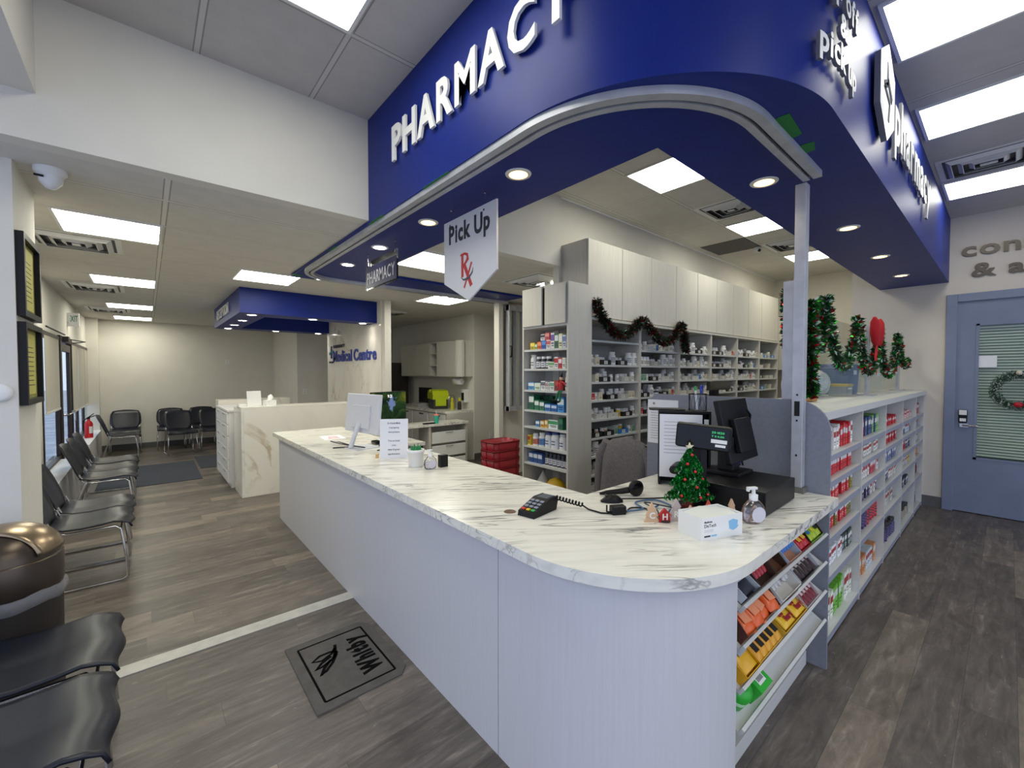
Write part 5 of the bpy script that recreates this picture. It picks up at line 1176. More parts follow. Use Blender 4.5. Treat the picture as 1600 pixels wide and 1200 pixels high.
# tray 1, left to right
F = dbox('black and white carton at the left end of the top sweets tray', 1.66, z1, .13, .18, .04, .05, (34, 36, 44), (200, 206, 214))
item('gum_box', 'black and white gum carton lying at the left end of the top tray', 'box', None, F @ Matrix.Translation((.065, .01, .006)), wrapper([(30, 34, 48), (214, 220, 228)], .11, .16, .035))
F = dbox('dark brown display box holding red gum packs on the top sweets tray', 1.80, z1, .17, .19, .035, .09, (60, 40, 32), (74, 50, 40))
for k in range(5): item('gum_pack', 'red and white gum pack standing in the brown box on the top tray', 'gum', 'red gum packs', F @ Matrix.Translation((.025+k*.03, .03, .006)), wrapper([(170, 24, 44), (230, 220, 222)], .026, .08, .03))
dbox('empty brown display box on the top sweets tray', 1.985, z1, .13, .19, .03, .08, (96, 62, 42), (66, 42, 30))
F = dbox('pale salmon display box of blue gum packs on the top sweets tray', 2.13, z1, .17, .19, .035, .08, (196, 140, 116), (176, 190, 206))
for k in range(5): item('gum_pack', 'blue gum pack standing in the salmon box on the top tray', 'gum', 'blue gum packs', F @ Matrix.Translation((.025+k*.03, .04, .02)), wrapper([(40, 110, 190), (220, 236, 246)], .026, .09, .04))
F = dbox('red display box of chewy sweets on the top tray', 2.315, z1, .14, .19, .03, .06, (170, 24, 34), (180, 40, 44))
for k in range(4): item('candy_bag', 'red bag of sweets with a yellow burst in the red box', 'candy', 'red sweet bags', F @ Matrix.Translation((.04+(k % 2)*.06, .01+(k//2)*.085, .012)), wrapper([(190, 26, 36), (240, 190, 60)], .06, .085, .035))
F = dbox('green and yellow display box at the right end of the top tray', 2.47, z1, .2, .19, .03, .1, (120, 170, 40), (50, 34, 22))
for k in range(6): item('candy_bag', 'lime green and yellow bag of sour sweets at the right end of the top tray', 'candy', 'lime sweet bags', F @ Matrix.Translation((.035+(k % 3)*.06, .01+(k//3)*.085, .01)), wrapper([(170, 196, 40), [(40, 130, 170), (230, 220, 60), (40, 44, 40)][k % 3]], .06, .085, .035))
# tray 2
F = dbox('brown display box of orange bags at the left of the second tray', 1.66, z2, .34, .2, .05, .11, (120, 66, 44), (78, 40, 28))
for k in range(8): item('candy_bag', 'orange foil bag of peach sweets on the second tray', 'candy', 'orange sweet bags', F @ Matrix.Translation((.05+(k % 4)*.078, .0+(k//4)*.09, .01+.01*(k % 2))) @ Matrix.Rotation(.15*(k % 3-1), 4, 'Z'), wrapper([(224, 96, 36), (236, 150, 110)], .085, .11, .05))
F = dbox('white display box of silver-wrapped chocolates with a round brown badge', 2.03, z2, .24, .2, .05, .09, (222, 218, 212), (214, 212, 208))
for k in range(10): item('chocolate', 'silver foil-wrapped chocolate in the white box on the second tray', 'chocolate', 'silver wrapped chocolates', F @ Matrix.Translation((.03+(k % 5)*.043, .05+(k//5)*.07, .03)) @ Matrix.Rotation(.5*(k % 3-1), 4, 'Z'), lambda t, F2: wrapper([(196, 196, 196)], .028, .07, .025)(t, F2))
F2_ = F @ Matrix.Translation((.12, -.004, .03)); o = F2_ @ Vector((0, 0, 0))
t = thing('round_badge', 'round brown and white badge on the front of the white chocolate box', 'badge', tuple(o)); q = MB(); q.M = Matrix.Translation(-o) @ F2_ @ Matrix.Rotation(PI/2, 4, 'X'); q.lathe([(.001, .002), (.04, .002), (.045, 0)], 24); q.build('disc', flat((110, 60, 52)), t); q = MB(); q.M = Matrix.Translation(-o) @ F2_ @ Matrix.Rotation(PI/2, 4, 'X'); q.lathe([(.02, .003), (.034, .003), (.034, .0025)], 24); q.build('ring', flat((226, 220, 212)), t)
F = dbox('dark purple-brown display box of chocolate bars at the right of the second tray', 2.30, z2, .28, .2, .04, .09, (44, 30, 36), (196, 200, 204))
for k in range(5): item('chocolate_bar', 'dark brown chocolate bar with pale writing in the right box of the second tray', 'chocolate bar', 'dark chocolate bars', F @ Matrix.Translation((.03+k*.053, .01, .015)), wrapper([(52, 30, 34), (200, 190, 186)], .05, .16, .03))
# tray 3
F = dbox('yellow display box with silver window at the left of the third tray', 1.66, z3, .13, .2, .05, .06, (222, 164, 20), (222, 164, 20))
item('candy_bag', 'flat yellow carton with a silver label at the left of the third tray', 'box', None, F @ Matrix.Translation((.065, .01, .02)), wrapper([(226, 170, 24), (170, 180, 190)], .11, .17, .045))
F = dbox('yellow and black striped display box of caramel bars on the third tray', 1.80, z3, .27, .2, .03, .05, (226, 166, 24), (180, 120, 20))
for k in range(10): item('caramel_bar', 'yellow bar with black and white stripes on the third tray', 'chocolate bar', 'striped yellow bars', F @ Matrix.Translation((.027+(k % 5)*.052, .005+(k//5)*.095, .012)), wrapper([(224, 160, 30), (28, 26, 24)], .05, .09, .04))
F = dbox('yellow display box of four nut bars with red writing on the third tray', 2.10, z3, .30, .2, .035, .05, (222, 172, 30), (214, 170, 50))
for k in range(4): item('nut_bar', 'yellow nut bar with red Oh Henry lettering in the yellow box', 'chocolate bar', 'yellow nut bars', F @ Matrix.Translation((.075+(k % 2)*.145, .01+(k//2)*.09, .02)), lambda t, F3: wrapper([(236, 190, 40)], .13, .085, .035)(t, F3))
for o in list(bpy.data.objects):
    if o.name.startswith('nut_bar'):
        q = MB(); q.M = Matrix.Rotation(SL, 4, 'X'); q.text('Oh', .022, T(-.03, .045, .036), .0015, 0, bold=.06, align='C', fit=.045); q.text('Henry!', .022, T(.01, .018, .036), .0015, 0, bold=.06, align='C', fit=.08); q.build('print', flat((160, 24, 40)), o)
F = dbox('pale display box of dark red chocolate bars at the right of the third tray', 2.42, z3, .2, .2, .03, .08, (196, 176, 178), (206, 190, 192))
for k in range(4): item('chocolate_bar', 'dark red chocolate bar with pale lettering at the right of the third tray', 'chocolate bar', 'dark red chocolate bars', F @ Matrix.Translation((.035+k*.042, .01, .012)), wrapper([(120, 20, 36), (226, 200, 200)], .04, .13, .03))
# tray 4: green tubs at the left, rest empty
for k in range(2):
    F = tframe(1.72+k*.13, z4) @ Matrix.Translation((0, .02, 0)); o = F @ Vector((0, 0, 0))
    t = thing('candy_tub', ['bright green round tub with pale bands, lower left of the sweets rack', 'bright green carton with a barcode on the lowest slanted tray'][k], 'tub', tuple(o)); q = MB(); q.M = Matrix.Translation(-o) @ F
    if k == 0: q.M = q.M @ T(0, .07, 0); q.lathe([(.05, 0), (.058, .01), (.058, .07), (.05, .09), (.03, .095)], 20)
    else: q.box(-.055, .055, .0, .14, 0, .08)
    q.build('body', flat((40, 170, 50), .35), t); q = MB(); q.M = Matrix.Translation(-o) @ F
    if k == 0: q.M = q.M @ T(0, .07, 0); q.lathe([(.059, .04), (.059, .055)], 20); q.build('band', flat((190, 230, 190)), t)
    else:
        q.box(-.03, .03, .02, .1, .08, .0806); q.build('barcode_label', 'white', t); q = MB(); q.M = Matrix.Translation(-o) @ F
        for j in range(9): q.box(-.024+j*.0055, -.024+j*.0055+.0028, .03, .09, .0806, .0812)
        q.build('barcode', 'ink', t)

# ================================================================== POINT OF SALE
cdw = thing('cash_drawer', 'wide black cash drawer at the right end of the counter', 'cash drawer', (2.10, .70, CZ), .02)
P3([(0, .43, 0, .42, .006, .115)], 'black', 'housing', cdw, .003); P3([(-.004, 0, .01, .41, .02, .10)], 'black', 'drawer_front', cdw, .002); P3([(.02, .05, .02, .05, 0, .006), (.38, .41, .37, .40, 0, .006)], flat((40, 40, 40)), 'foot', cdw)
pm = thing('till_monitor', 'black till monitor seen from behind, tilted towards the cashier', 'monitor', (2.38, .98, CZ+.115))
# screen faces away from the aisle (towards +Y), tilted
q = MB(); q.M = T(0.09, 0, .225, .02) @ Matrix.Rotation(-.22, 4, 'X'); q.box(-.19, .19, -.02, .01, -.17, .17); q.box(-.11, .11, -.05, -.02, -.12, .06); hb = q.build('housing', 'black', pm, bevel=.006)
q = MB(); q.M = T(0.09, 0, .225, .02) @ Matrix.Rotation(-.22, 4, 'X'); q.box(-.18, .18, .01, .012, -.15, .16); q.build('screen', 'blackg', pm)
P3([(-.04, .05, -.04, .04, .02, .2), (-.09, .1, -.09, .09, 0, .02)], 'black', 'stand', pm, .004)
q = MB(); q.tube([(.15, -.03, .34), (.24, -.02, .30), (.27, .0, .2), (.25, .03, .06), (.2, .02, .01)], .006); q.tube([(.1, -.03, .2), (.18, 0, .17), (.22, .03, .1), (.2, .0, .01)], .005); q.build('cable', 'black', pm)
q = MB(); q.tube([(.08, -.03, .15), (.17, -.04, .17), (.2, -.02, .1), (.17, .02, .01)], .006); q.build('blue_cable', flat((36, 60, 150)), pm)
cdp = thing('customer_display', 'black customer price display on a pole beside the small tree', 'display', (2.09, 1.0, CZ))
q = MB(); q.M = Matrix.Rotation(-.12, 4, 'Z'); q.box(-.028, .028, -.025, .025, 0, .30); q.build('pole', 'black', cdp, bevel=.003); P3([(-.09, .09, -.07, .07, 0, .012)], 'black', 'base', cdp, .003)
DM = T(-.01, -.02, .30, -1.12) @ Matrix.Rotation(.0, 4, 'Z') @ Matrix.Rotation(.08, 4, 'Y')
q = MB(); q.M = DM; q.box(-.125, .125, -.03, .03, -.02, .10); q.build('housing', 'black', cdp, bevel=.012)
q = MB(); q.M = DM; q.box(-.118, .112, -.0315, -.0302, -.012, .092); q.build('window', 'blackg', cdp)
q = MB(); q.M = DM; q.text('20 0120', .010, FY(.035, -.0318, .066), .0005, 0, fit=.055); q.text('T 0 0.00', .009, FY(.035, -.0318, .048), .0005, 0, fit=.055); q.build('digits', mat('lit_green_digits', (60, 200, 120), .5, emit=(60, 220, 130), es=.6), cdp)
q = MB(); q.M = DM; q.box(.035, .105, -.0325, -.0316, .02, .038); q.box(.055, .10, -.0325, -.0316, .002, .014); q.build('sticker', 'white', cdp)
dbx = thing('document_stand', 'tall black stand holding large white printed sheets behind the price display', 'stand', (2.27, 1.33, CZ), -1.02)
P3([(0, .012, 0, .12, .002, .42), (.27, .282, 0, .12, .002, .42), (0, .282, 0, .12, .42, .435), (.012, .27, .1, .12, .002, .42)], 'black', 'frame', dbx, .002)
pg = P3([(.006, .235, -.006, -.001, .05, .415)], 'paper', 'printed_sheet', dbx)
q = MB()
for k in range(10): q.box(.03, .21-.03*(k % 3), -.0068, -.0061, .37-k*.02, .3725-k*.02)
q.build('printed_lines', flat((150, 150, 156)), dbx)
P3([(.245, .268, -.004, 0, .35, .39)], 'white', 'tag', dbx)
tab = tag(P3([(-.11, .09, -.055, .055, 0, .008)], 'black', 'tablet', None, .003), 'thin black tablet lying on top of the document stand', 'tablet'); tab.location = (2.36, 1.32, CZ+.4355); tab.rotation_euler = (0, 0, -1.0)
pc = thing('pencil_cup', 'round mesh pencil cup on top of the document stand', 'cup', (2.46, 1.19, CZ+.4355))
q = MB(); rows = [[(.05*math.cos(2*PI*j/24), .05*math.sin(2*PI*j/24), z) for j in range(25)] for z in (.002, .095)]; q.grid(rows); q.build('mesh_wall', 'clear', pc)
q = MB(); q.tube([(.05*math.cos(2*PI*j/24), .05*math.sin(2*PI*j/24), .095) for j in range(24)], .0025, 6, 0, True); q.lathe([(.05, 0), (.05, .002)], 24)
for j in range(0, 24, 2): q.tube([(.05*math.cos(2*PI*j/24), .05*math.sin(2*PI*j/24), 0), (.05*math.cos(2*PI*(j+2)/24), .05*math.sin(2*PI*(j+2)/24), .095)], .001, 4)
q.build('wire_rim', 'black', pc)
for k, (nm, c, top, lean, lb) in enumerate((('marker', (230, 230, 230), (30, 150, 60), (-.03, 0), 'white marker with a green cap standing in the pencil cup'), ('pen', (30, 34, 40), (30, 34, 40), (.01, .02), 'black pen standing in the pencil cup'), ('scissors', (60, 60, 66), (30, 60, 190), (.045, 0), 'scissors with blue handles standing in the pencil cup'))):
    t = thing(nm, lb, nm, (2.46, 1.19, CZ+.437)); q = MB(); a = Vector((lean[0]*.2, lean[1], .003)); b = Vector((lean[0], lean[1], .115)); q.tube([tuple(a), tuple(b)], .006); q.build('barrel', flat(c), t)
    q = MB()
    if nm == 'scissors': q.tube([(lean[0]+.012*math.cos(s), 0, .115+.028*math.sin(s)) for s in [2*PI*i/12 for i in range(12)]], .004, 6, 0, True)
    else: q.tube([tuple(b), tuple(b+Vector((0, 0, .025)))], .007)
    q.build('cap' if nm != 'scissors' else 'handle', flat(top, .35), t)
kbd = thing('keyboard', 'black keyboard tilted up in front of the document stand', 'keyboard', (2.31, 1.13, CZ), .42)
q = MB(); q.M = Matrix.Rotation(.3, 4, 'X'); q.box(-.2, .2, -.07, .07, .03, .045); q.build('body', 'black', kbd, bevel=.003)
q = MB(); q.M = Matrix.Rotation(.3, 4, 'X')
for r in range(5):
    for k in range(14): q.box(-.19+k*.0272, -.166+k*.0272, -.06+r*.025, -.04+r*.025, .045, .05)
q.build('keys', flat((52, 52, 56)), kbd); P3([(-.19, .19, .03, .05, 0, .035), (-.19, .19, -.06, -.05, 0, .008)], 'black', 'riser', kbd)
phn = thing('desk_phone', 'black desk phone with a white label behind the tree', 'phone', (2.25, 1.18, CZ+.10), .3); P3([(-.08, .1, -.05, .05, 0, .045)], 'black', 'body', phn, .02); P3([(-.05, -.01, -.052, -.05, .01, .035)], 'white', 'label', phn)
for i, (nm, y, z, w_, h_, lb) in enumerate((('notice_sheet', 1.58, 1.10, .23, .31, 'white printed notice taped to the grey divider panel'),)):
    t = thing(nm, lb, 'notice', (2.7495, y, z)); P3([(-.0015, 0, -w_/2, w_/2, 0, h_)], 'paper', 'sheet', t); q = MB()
    q.box(-.0022, -.0016, .06, .075, .275, .29); 
    for k in range(13): q.box(-.0022, -.0016, -.09+.02*(k % 4), .09, .25-k*.018, .2525-k*.018)
    q.build('printed_lines', flat((130, 130, 136)), t)

# ---------------------------------------------------------------- small things on the counter
# card terminal
pt_ = thing('card_terminal', 'black card payment terminal with coloured keys on the counter', 'card terminal', (1.39, 1.43, CZ), -1.40); pt_.scale = (1.12, 1.12, 1.12)
q = MB(); q.M = Matrix(((0, 0, 1, -.04), (1, 0, 0, 0), (0, 1, 0, 0), (0, 0, 0, 1)))
q.prism([(-.09, .0), (.075, .0), (.085, .03), (.09, .055), (.02, .056), (-.085, .022)], 0, .08); q.build('body', 'black', pt_, bevel=.006)
def onface(y): return .022+(y+.085)/.105*.034
q = MB(); q.add([(-.028, .02, .0565), (.028, .02, .0565), (.028, .08, .0565), (-.028, .08, .0565)], [(0, 1, 2, 3)]); q.build('screen', flat((90, 96, 104), .3), pt_)
cl_ = [flat((150, 156, 166)), flat((220, 60, 50)), flat((230, 190, 40)), flat((50, 170, 80))]
q = MB()
for r in range(4):
    for k in range(3):
        y = -.07+r*.021; x = -.024+k*.024; z = onface(y)+.001; q.box(x-.008, x+.008, y-.006, y+.007, z-.002, z+.003+(.004 if 0 else 0), (1+k) if r == 0 else 0)
q.build('keypad', cl_, pt_)
q = MB(); pts = []
for k in range(60): a = k*.9; s = k/59; pts.append((1.50+.08*s+.008*math.cos(a), 1.42-.10*s, CZ+.05-.03*s+.009*math.sin(a)))
pts += [(1.585, 1.29, CZ+.006), (1.59, 1.22, CZ+.005), (1.62, 1.18, CZ+.006)]
q.tube(pts, .0042, 6); tag(q.build('coiled_cable', 'black'), 'black coiled cable between the card terminal and the small adapter', 'cable')
ad = thing('power_adapter', 'small black adapter block with clip on the counter', 'adapter', (1.65, 1.17, CZ), -.5); P3([(-.035, .035, -.02, .02, 0, .04)], 'black', 'body', ad, .005); q = MB(); q.tube([(-.035, 0, .01), (-.055, 0, .015), (-.055, 0, .045)], .004); q.build('clip', 'black', ad)
for k, (pts, c, r, lb) in enumerate((([(1.69, 1.15), (1.76, 1.17), (1.80, 1.12), (1.76, 1.05), (1.70, .98), (1.72, .95)], (18, 18, 20), .004, 'black cable looping away from the small adapter'),
    ([(1.69, 1.15), (1.78, 1.12), (1.84, 1.2), (1.95, 1.16), (1.92, 1.05), (1.84, 1.02), (1.76, 1.0), (1.78, 1.08), (1.88, 1.1)], (70, 104, 140), .0045, 'blue-grey cable loops beside the wooden letters'),
    ([(1.80, 1.30), (1.9, 1.22), (2.0, 1.15), (2.1, 1.1), (2.2, 1.14)], (18, 18, 20), .004, 'thin black cable from the mouse towards the till'), ([(1.72, 1.0), (1.80, 1.06), (1.86, 1.16), (1.9, 1.0), (2.0, .98)], (30, 32, 36), .0035, 'thin dark cable crossing the blue loops'))):
    P = [Vector((x, y, CZ+.006)) for x, y in pts]; sm = []
    for i in range(len(P)-1):
        p0 = P[max(0, i-1)]; p1 = P[i]; p2 = P[i+1]; p3 = P[min(len(P)-1, i+2)]
        for j in range(6): t = j/6; sm.append(.5*((2*p1)+(-p0+p2)*t+(2*p0-5*p1+4*p2-p3)*t*t+(-p0+3*p1-3*p2+p3)*t**3))
    sm.append(P[-1]); q = MB(); q.tube([tuple(p+Vector((0, 0, .003*k))) for p in sm], r, 6); tag(q.build('cable', flat(c, .4)), lb, 'cable')
ms_ = thing('computer_mouse', 'black computer mouse on the counter beside the barcode scanner', 'mouse', (1.78, 1.30, CZ), -.75)
q = MB(); rows = []
for i in range(9):
    s = i/8; r_ = math.sin(PI*min(.97, max(.03, s)))**.45; rows.append([(-.055+.11*s, .032*r_*math.cos(PI*j/8), .002+.034*r_*math.sin(PI*j/8)*(.6+.6*math.sin(PI*s*.8))) for j in range(9)])
q.grid([list(reversed(r)) for r in rows]); q.add([tuple(rows[i][j]) for i in range(9) for j in (0, 8)], [tuple([2*i for i in range(9)]+[2*i+1 for i in range(8, -1, -1)])]); q.build('body', 'black', ms_)
q = MB(); q.M = T(-.03, 0, .035) @ Matrix.Rotation(PI/2, 4, 'X'); q.lathe([(.006, -.003), (.006, .003)], 12); q.build('scroll_wheel', flat((70, 70, 74)), ms_)
bs = thing('barcode_scanner', 'black handheld barcode scanner lying on the counter', 'scanner', (1.93, 1.32, CZ), -.65)
q = MB(); q.tube([(-.14, 0, .012), (-.10, 0, .018), (-.02, 0, .024), (.03, 0, .032)], [.007, .012, .016, .018], 12); q.build('handle', 'black', bs)
q = MB(); q.M = T(.05, 0, .042) @ Matrix.Rotation(PI/2+.0, 4, 'X') @ Matrix.Rotation(.35, 4, 'Y'); q.lathe([(.024, -.02), (.042, 0), (.042, .02), (.03, .024)], 24); q.build('head', 'black', bs)
q = MB(); q.M = T(.05, 0, .042) @ Matrix.Rotation(PI/2, 4, 'X') @ Matrix.Rotation(.35, 4, 'Y'); q.lathe([(.03, .0245), (.001, .0246)], 24); q.build('scan_window', 'blackg', bs)
# tinsel tree
te = thing('tinsel_tree', 'small green tinsel Christmas tree with red balls and a star on the counter', 'christmas tree', (1.97, .99, CZ), -.5)
rg = random.Random(9); q = MB(); tiers = [(.045, .13, .105), (.12, .21, .085), (.20, .28, .062)]
lims = [(.055, .135, .125, .035), (.118, .20, .098, .022), (.182, .29, .072, .004)]
for za, zb, ra, rb_ in lims:
    for k in range(2600):
        t = rg.random()**.8; z = za+(zb-za)*t; r = ra+(rb_-ra)*t; a = rg.random()*2*PI; r *= .75+.3*rg.random()
        c = Vector((r*math.cos(a), r*math.sin(a)*.6, z)); d_ = Vector((rg.gauss(0, 1), rg.gauss(0, 1), rg.gauss(0, 1))).normalized(); e_ = d_.cross(Vector((.3, .5, .8))).normalized()*.003
        q.add([tuple(c-d_*.008-e_), tuple(c-d_*.008+e_), tuple(c+d_*.008+e_), tuple(c+d_*.008-e_)], [(0, 1, 2, 3)], rg.choices([0, 1, 2], [5, 3, .35])[0])
    q.lathe([(ra*.5, za+.01), (rb_*.5, zb)], 14, 0)
q.M = Matrix.Diagonal((1, 1, 1, 1)); q.build('tinsel', [mat('tinsel_dark', (12, 96, 36), .3, .3), mat('tinsel_bright', (30, 170, 60), .25, .4), slv], te)
q = MB(); q.lathe([(.02, 0), (.014, .05)], 10); q.prism(arc(0, 0, .05, 0, 2*PI, 16)[:-1], 0, .01); q.build('trunk', flat((120, 16, 26)), te)
for x, y, z in ((0, -.02, .265), (-.03, -.03, .225), (.0, -.045, .19), (-.05, -.04, .155), (.0, -.06, .12), (-.07, -.045, .08), (.01, -.075, .075), (.065, -.05, .08), (.05, -.03, .15)):
    q = MB(); q.M = T(x, y, z); q.lathe([(.001, -.007), (.005, -.005), (.007, 0), (.005, .005), (.001, .007)], 10); q.build('bauble', flat((206, 40, 50), .25), te)
q = MB(); q.M = FY(0, 0, .30); q.prism([(.022*(1 if i % 2 == 0 else .42)*math.sin(PI*i/5), .022*(1 if i % 2 == 0 else .42)*math.cos(PI*i/5)) for i in range(10)], -.003, .003); q.build('star', flat((222, 214, 180), .4), te)
# wooden letter trees C H R ...
wd_ = flat((206, 172, 140), .7)
def treeshape(w_, h_): return [(-w_*.5, 0), (w_*.5, 0), (w_*.28, h_*.3), (w_*.4, h_*.32), (w_*.2, h_*.62), (w_*.28, h_*.64), (0, h_), (-w_*.28, h_*.64), (-w_*.2, h_*.62), (-w_*.4, h_*.32), (-w_*.28, h_*.3)]
def deco(x, y, ch, c, w_, h_, lb, house=False):
    t = thing('letter_decoration', lb, 'decoration', (x, y, CZ), -.62); q = MB(); q.M = FY(0, 0, 0); q.prism([(-w_/2, 0), (w_/2, 0), (w_/2*.85, h_*.5), (w_/2*1.15, h_*.5), (0, h_), (-w_/2*1.15, h_*.5), (-w_/2*.85, h_*.5)] if house else treeshape(w_, h_), -.006, .006); q.build('wooden_shape', c, t)
    q = MB(); q.text(ch, .026, FY(0, -.0062, h_*.2), .001, 0, align='C', bold=.03); q.build('letter', 'white', t)
deco(1.675, 1.01, 'C', wd_, .07, .085, 'tan wooden tree with white letter C')
deco(1.715, .972, 'H', flat((176, 30, 36), .6), .05, .062, 'small red wooden house with white letter H', True)
deco(1.765, .945, 'R', flat((186, 172, 172), .7), .075, .10, 'grey wooden tree with white letter R')
deco(1.815, .905, 'I', wd_, .05, .07, 'tan wooden shape with white letter I beside the grey tree')
deco(1.90, .865, 'S', flat((190, 70, 50), .6), .05, .085, 'red wooden tree tip behind the mask box')
deco(1.985, .80, 'T', wd_, .05, .09, 'tan wooden tree tip behind the right of the mask box')
deco(2.035, .72, 'M', wd_, .06, .07, 'tan wooden tree partly behind the soap bottle')
# mask box
mk = thing('mask_box', 'white open cardboard box of face masks with blue mask picture', 'box', (1.625, .765, CZ), 0)
ang = math.atan2(.69-.76, 1.82-1.62); mk.rotation_euler = (0, 0, ang)
Wm, Dm, Hm = .215, .125, .088
P3([(0, Wm, 0, Dm, 0, .002), (0, Wm, 0, .002, .002, Hm), (0, Wm, Dm-.002, Dm, .002, Hm), (0, .002, .002, Dm-.002, .002, Hm), (Wm-.002, Wm, .002, Dm-.002, .002, Hm)], 'white', 'carton', mk)
q = MB(); q.grid([[(.004, .004, Hm-.012), (Wm*.5, .004, Hm-.002), (Wm-.004, .004, Hm-.012)], [(.004, Dm*.5, Hm-.006), (Wm*.5, Dm*.5, Hm+.003), (Wm-.004, Dm*.5, Hm-.004)], [(.004, Dm-.004, Hm-.012), (Wm*.5, Dm-.004, Hm+.004), (Wm-.004, Dm-.004, Hm-.01)]]); q.build('flap', flat((224, 228, 222)), mk)
q = MB(); q.text('Medicom', .007, FY(.014, -.0004, .068), .0004, 0, bold=.03); q.text('DisTech', .013, FY(.014, -.0004, .050), .0004, 0); q.box(.014, .045, -.0008, 0, .012, .018); q.build('print', 'ink', mk)
q = MB(); q.box(.014, .06, -.0006, 0, .038, .0395); q.box(.014, .06, -.0006, 0, .032, .0335); q.box(.05, .078, -.0008, 0, .012, .018, 1); q.build('blue_stripe', [flat((180, 184, 190)), flat((130, 186, 222))], mk); q = MB(); q.M = FY(.165, 0, .045); q.prism([(-.025, .018), (.0, .024), (.025, .016), (.022, -.004), (.03, -.004), (.018, -.016), (.0, -.022), (-.02, -.014)], 0, .0008, 1); q.build('mask_picture', [flat((180, 184, 190)), flat((130, 186, 222))], mk)
# soap bottle
def pump(x, y, label, s=1.0, tint='clear'):
    t = thing('hand_sanitizer', label, 'bottle', (x, y, CZ)); q = MB(); q.M = Matrix.Diagonal((s, s*.55, s, 1)); q.lathe([(.03, 0), (.05, .012), (.058, .045), (.05, .075), (.028, .098), (.015, .106)], 28); q.build('body', tint, t)
    q = MB(); q.M = Matrix.Diagonal((s, s*.5, s, 1)); q.lathe([(.028, .003), (.046, .014), (.052, .04), (.046, .06)], 24); q.build('liquid', glassmat('clear_gel', (246, 243, 251), .05, .1), t)
    q = MB(); q.M = Matrix.Diagonal((s, s, s, 1)); q.lathe([(.017, .10), (.018, .125), (.008, .128), (.007, .15)], 18); q.box(-.03, .014, -.008, .008, .148, .158); q.box(-.032, -.024, -.006, .006, .14, .15); q.build('pump', 'white', t)
    q = MB(); q.M = T(0, -.0325*s, .045*s, 0) @ Matrix.Rotation(PI/2, 4, 'X') @ Matrix.Diagonal((s, s, 1, 1)); q.lathe([(.034, 0), (.001, .0008)], 24); q.build('round_label', flat((206, 204, 214)), t)
p_ = pump(2.0, .715, 'clear round sanitizer pump bottle with round label beside the mask box')
for o in bpy.data.objects:
    if o.name.startswith('hand_sanitizer'): o.rotation_euler = (0, 0, -.5)
# far part of the counter
wmn = thing('desktop_computer', 'white computer monitor seen from behind on the counter', 'monitor', (1.435, 3.68, CZ), 1.73)
# local: screen faces +... the back faces the camera
q = MB(); q.M = Matrix.Translation((0, 0, .3)) @ Matrix.Rotation(.1, 4, 'X'); q.box(-.27, .27, -.012, .012, -.17, .17); q.build('housing', mat('silver_plastic', (206, 208, 216), .4), wmn, bevel=.008)
q = MB(); q.M = Matrix.Translation((0, 0, .3)) @ Matrix.Rotation(.1, 4, 'X'); q.box(-.26, .26, -.0135, -.012, -.155, .16); q.build('screen', 'blackg', wmn)
q = MB(); q.M = Matrix.Translation((0, 0, .3)) @ Matrix.Rotation(.1, 4, 'X'); q.box(-.14, .14, .012, .026, -.13, .07); q.build('rear_cover', mat('silver_plastic', (206, 208, 216), .4), wmn, bevel=.003)
q = MB(); q.tube([(0, .035, .22), (0, .09, .1), (0, .12, .01)], .02, 10); q.box(-.12, .12, -.09, .13, 0, .008); q.build('stand', mat('silver_plastic', (206, 208, 216), .4), wmn)
q = MB(); q.tube([(.03, .03, .2), (.04, .05, .12), (.06, .1, .01), (.15, .2, .005)], .005); q.build('cable', 'black', wmn)
for pts, lb in (([(1.38, 3.75), (1.32, 3.95), (1.29, 4.1), (1.3, 3.9), (1.33, 3.7), (1.42, 3.6)], 'black cable looping left of the white monitor'), ([(1.45, 3.42), (1.6, 3.4), (1.66, 3.55), (1.7, 3.7)], 'black cable right of the white monitor foot')):
    q = MB(); q.tube([(x, y, CZ+.007+.02*abs(math.sin(i*1.3))) for i, (x, y) in enumerate(pts)], .005); tag(q.build('cable', 'black'), lb, 'cable')
kb2 = P3([(-.06, .06, -.2, .2, 0, .02)], 'black', 'keyboard', None, .004); kb2.location = (1.66, 3.45, CZ); kb2.rotation_euler = (0, 0, .25); tag(kb2, 'black keyboard under the white monitor on the counter', 'keyboard')
ph = P3([(-.035, .035, -.06, .06, 0, .03)], 'blackg', 'mouse', None, .012); ph.location = (1.60, 3.78, CZ); tag(ph, 'black mouse behind the white monitor stand', 'mouse')
fl = tag(P3([(-.1, .1, -.14, .14, 0, .0015)], 'paper', 'flyer', None), 'white flyer with red script lying on the far end of the counter', 'paper'); fl.location = (1.42, 4.45, CZ); fl.rotation_euler = (0, 0, -.1)
q = MB()
for k in range(4): q.ribbon([(-.06+.01*k, -.1+.05*k), (.0, -.08+.05*k), (.05, -.1+.05*k)], .012, .0016, .0024)
q.build('red_script', flat((206, 60, 80)), fl)
ns = thing('notice_stand', 'white upright notice about new patients on the counter', 'notice', (1.43, 3.06, CZ), -.55)
q = MB(); q.M = Matrix.Rotation(-.08, 4, 'X'); q.box(-.105, .105, 0, .003, .0, .30); q.build('sheet', 'paper', ns)
q = MB(); q.M = Matrix.Rotation(-.08, 4, 'X')
for k, s in enumerate(['Dr Khalid Malik', 'is accepting', 'new patients', None, 'You can book', 'your', 'meet & greet', 'appointments']):
    if s: q.text(s, .0125, FY(0, -.0005, .262-k*.0335), .0004, 0, align='C', xs=.85, bold=.015)
q.build('printed_text', flat((60, 62, 76)), ns)
P3([(-.1, .1, .003, .07, 0, .004)], 'clear', 'acrylic_foot', ns); P3([(-.14, -.118, .02, .05, 0, .03)], flat((200, 164, 110)), 'wooden_block', ns)
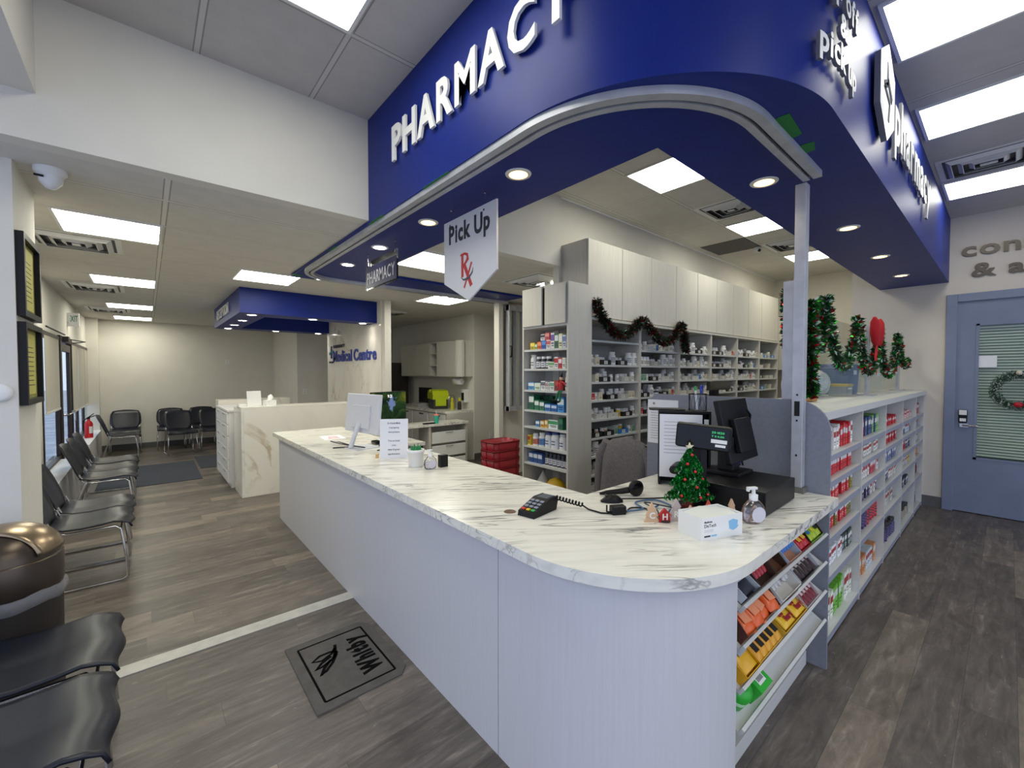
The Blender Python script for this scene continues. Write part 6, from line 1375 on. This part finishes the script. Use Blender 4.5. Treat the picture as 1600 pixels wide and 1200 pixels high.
pp_ = thing('plant_pot', 'white ceramic pot of green succulents beside the notice', 'plant', (1.42, 2.69, CZ))
q = MB(); q.lathe([(.042, 0), (.05, .01), (.055, .10), (.060, .102), (.060, .12), (.054, .122), (.052, .105)], 28); q.build('pot', 'white', pp_)
q = MB(); q.cyl(0, 0, .1, .105, .05, 20); q.build('soil', flat((70, 60, 50)), pp_)
q = MB()
for k in range(14):
    a = k*2.4; r = .012+.028*(k % 4)/3; c = Vector((r*math.cos(a), r*math.sin(a), .105)); d_ = Vector((math.cos(a)*.012, math.sin(a)*.012, .03+.008*(k % 3))); q.tube([tuple(c), tuple(c+d_*.5), tuple(c+d_)], [.007, .009, .002], 7)
q.build('leaves', flat((40, 140, 80), .4), pp_)
pump(1.455, 2.55, 'small clear sanitizer pump bottle beside the succulent pot', .85)
bb = tag(P3([(-.03, .03, -.02, .02, 0, .085)], 'black', 'pen_holder', None, .003), 'small black block holder behind the small sanitizer bottle', 'holder'); bb.location = (1.56, 2.56, CZ)

# wreath on the door
wr = thing('wreath', 'frosted green wreath with a red bow hanging on the slate blue door', 'wreath', (WX-.03, -.07, 1.41))
rg = random.Random(5); q = MB(); R_ = .17
for k in range(3500):
    a = rg.random()*2*PI; b = rg.random()*2*PI; rr_ = .045*math.sqrt(rg.random()); c = Vector((-.01+rr_*math.cos(b)*.6, (R_+rr_*math.sin(b))*math.cos(a), (R_+rr_*math.sin(b))*math.sin(a)))
    d_ = Vector((-abs(rg.gauss(0, .6)), rg.gauss(0, 1), rg.gauss(0, 1))).normalized()*.02; e_ = d_.cross(Vector((1, .2, .3))).normalized()*.003
    q.add([tuple(c-e_), tuple(c+e_), tuple(c+d_)], [(0, 1, 2)], rg.choices([0, 1, 2], [6, 3, 2])[0])
q.build('needles', [flat((34, 62, 44)), flat((60, 92, 66)), flat((200, 212, 204))], wr)
q = MB(); q.tube([(0.01, R_*math.cos(2*PI*k/24), R_*math.sin(2*PI*k/24)) for k in range(24)], .02, 8, 0, True); q.build('ring', flat((34, 58, 42)), wr)
q = MB()
for s in (-1, 1): q.M = T(-.05, -.04+s*.04, -.15); q.lathe([(.001, -.03), (.03, -.02), (.038, 0), (.03, .02), (.001, .03)], 12)
q.build('bow', flat((180, 20, 40), .5), wr)
q = MB(); q.M = T(-.04, 0, .19); q.lathe([(.001, -.025), (.02, -.015), (.025, 0), (.018, .02), (.001, .03)], 12); q.build('angel', flat((216, 206, 184)), wr)
lk = thing('door_lock_box', 'black keypad lock with a white plate on the slate blue door', 'lock', (WX-.001, .335, 1.03)); P3([(-.03, 0, -.035, .035, 0, .15)], 'black', 'body', lk, .008); P3([(-.032, -.0301, -.03, .03, .09, .145), (-.032, -.0301, -.025, .025, .015, .05)], 'white', 'plate', lk)
nn = tag(P3([(-.001, 0, -.06, .09, 0, .13)], 'paper', 'door_notice', None), 'white notice sheet on the door glass left of the wreath', 'notice'); nn.location = (WX+.011, .15, 1.66)
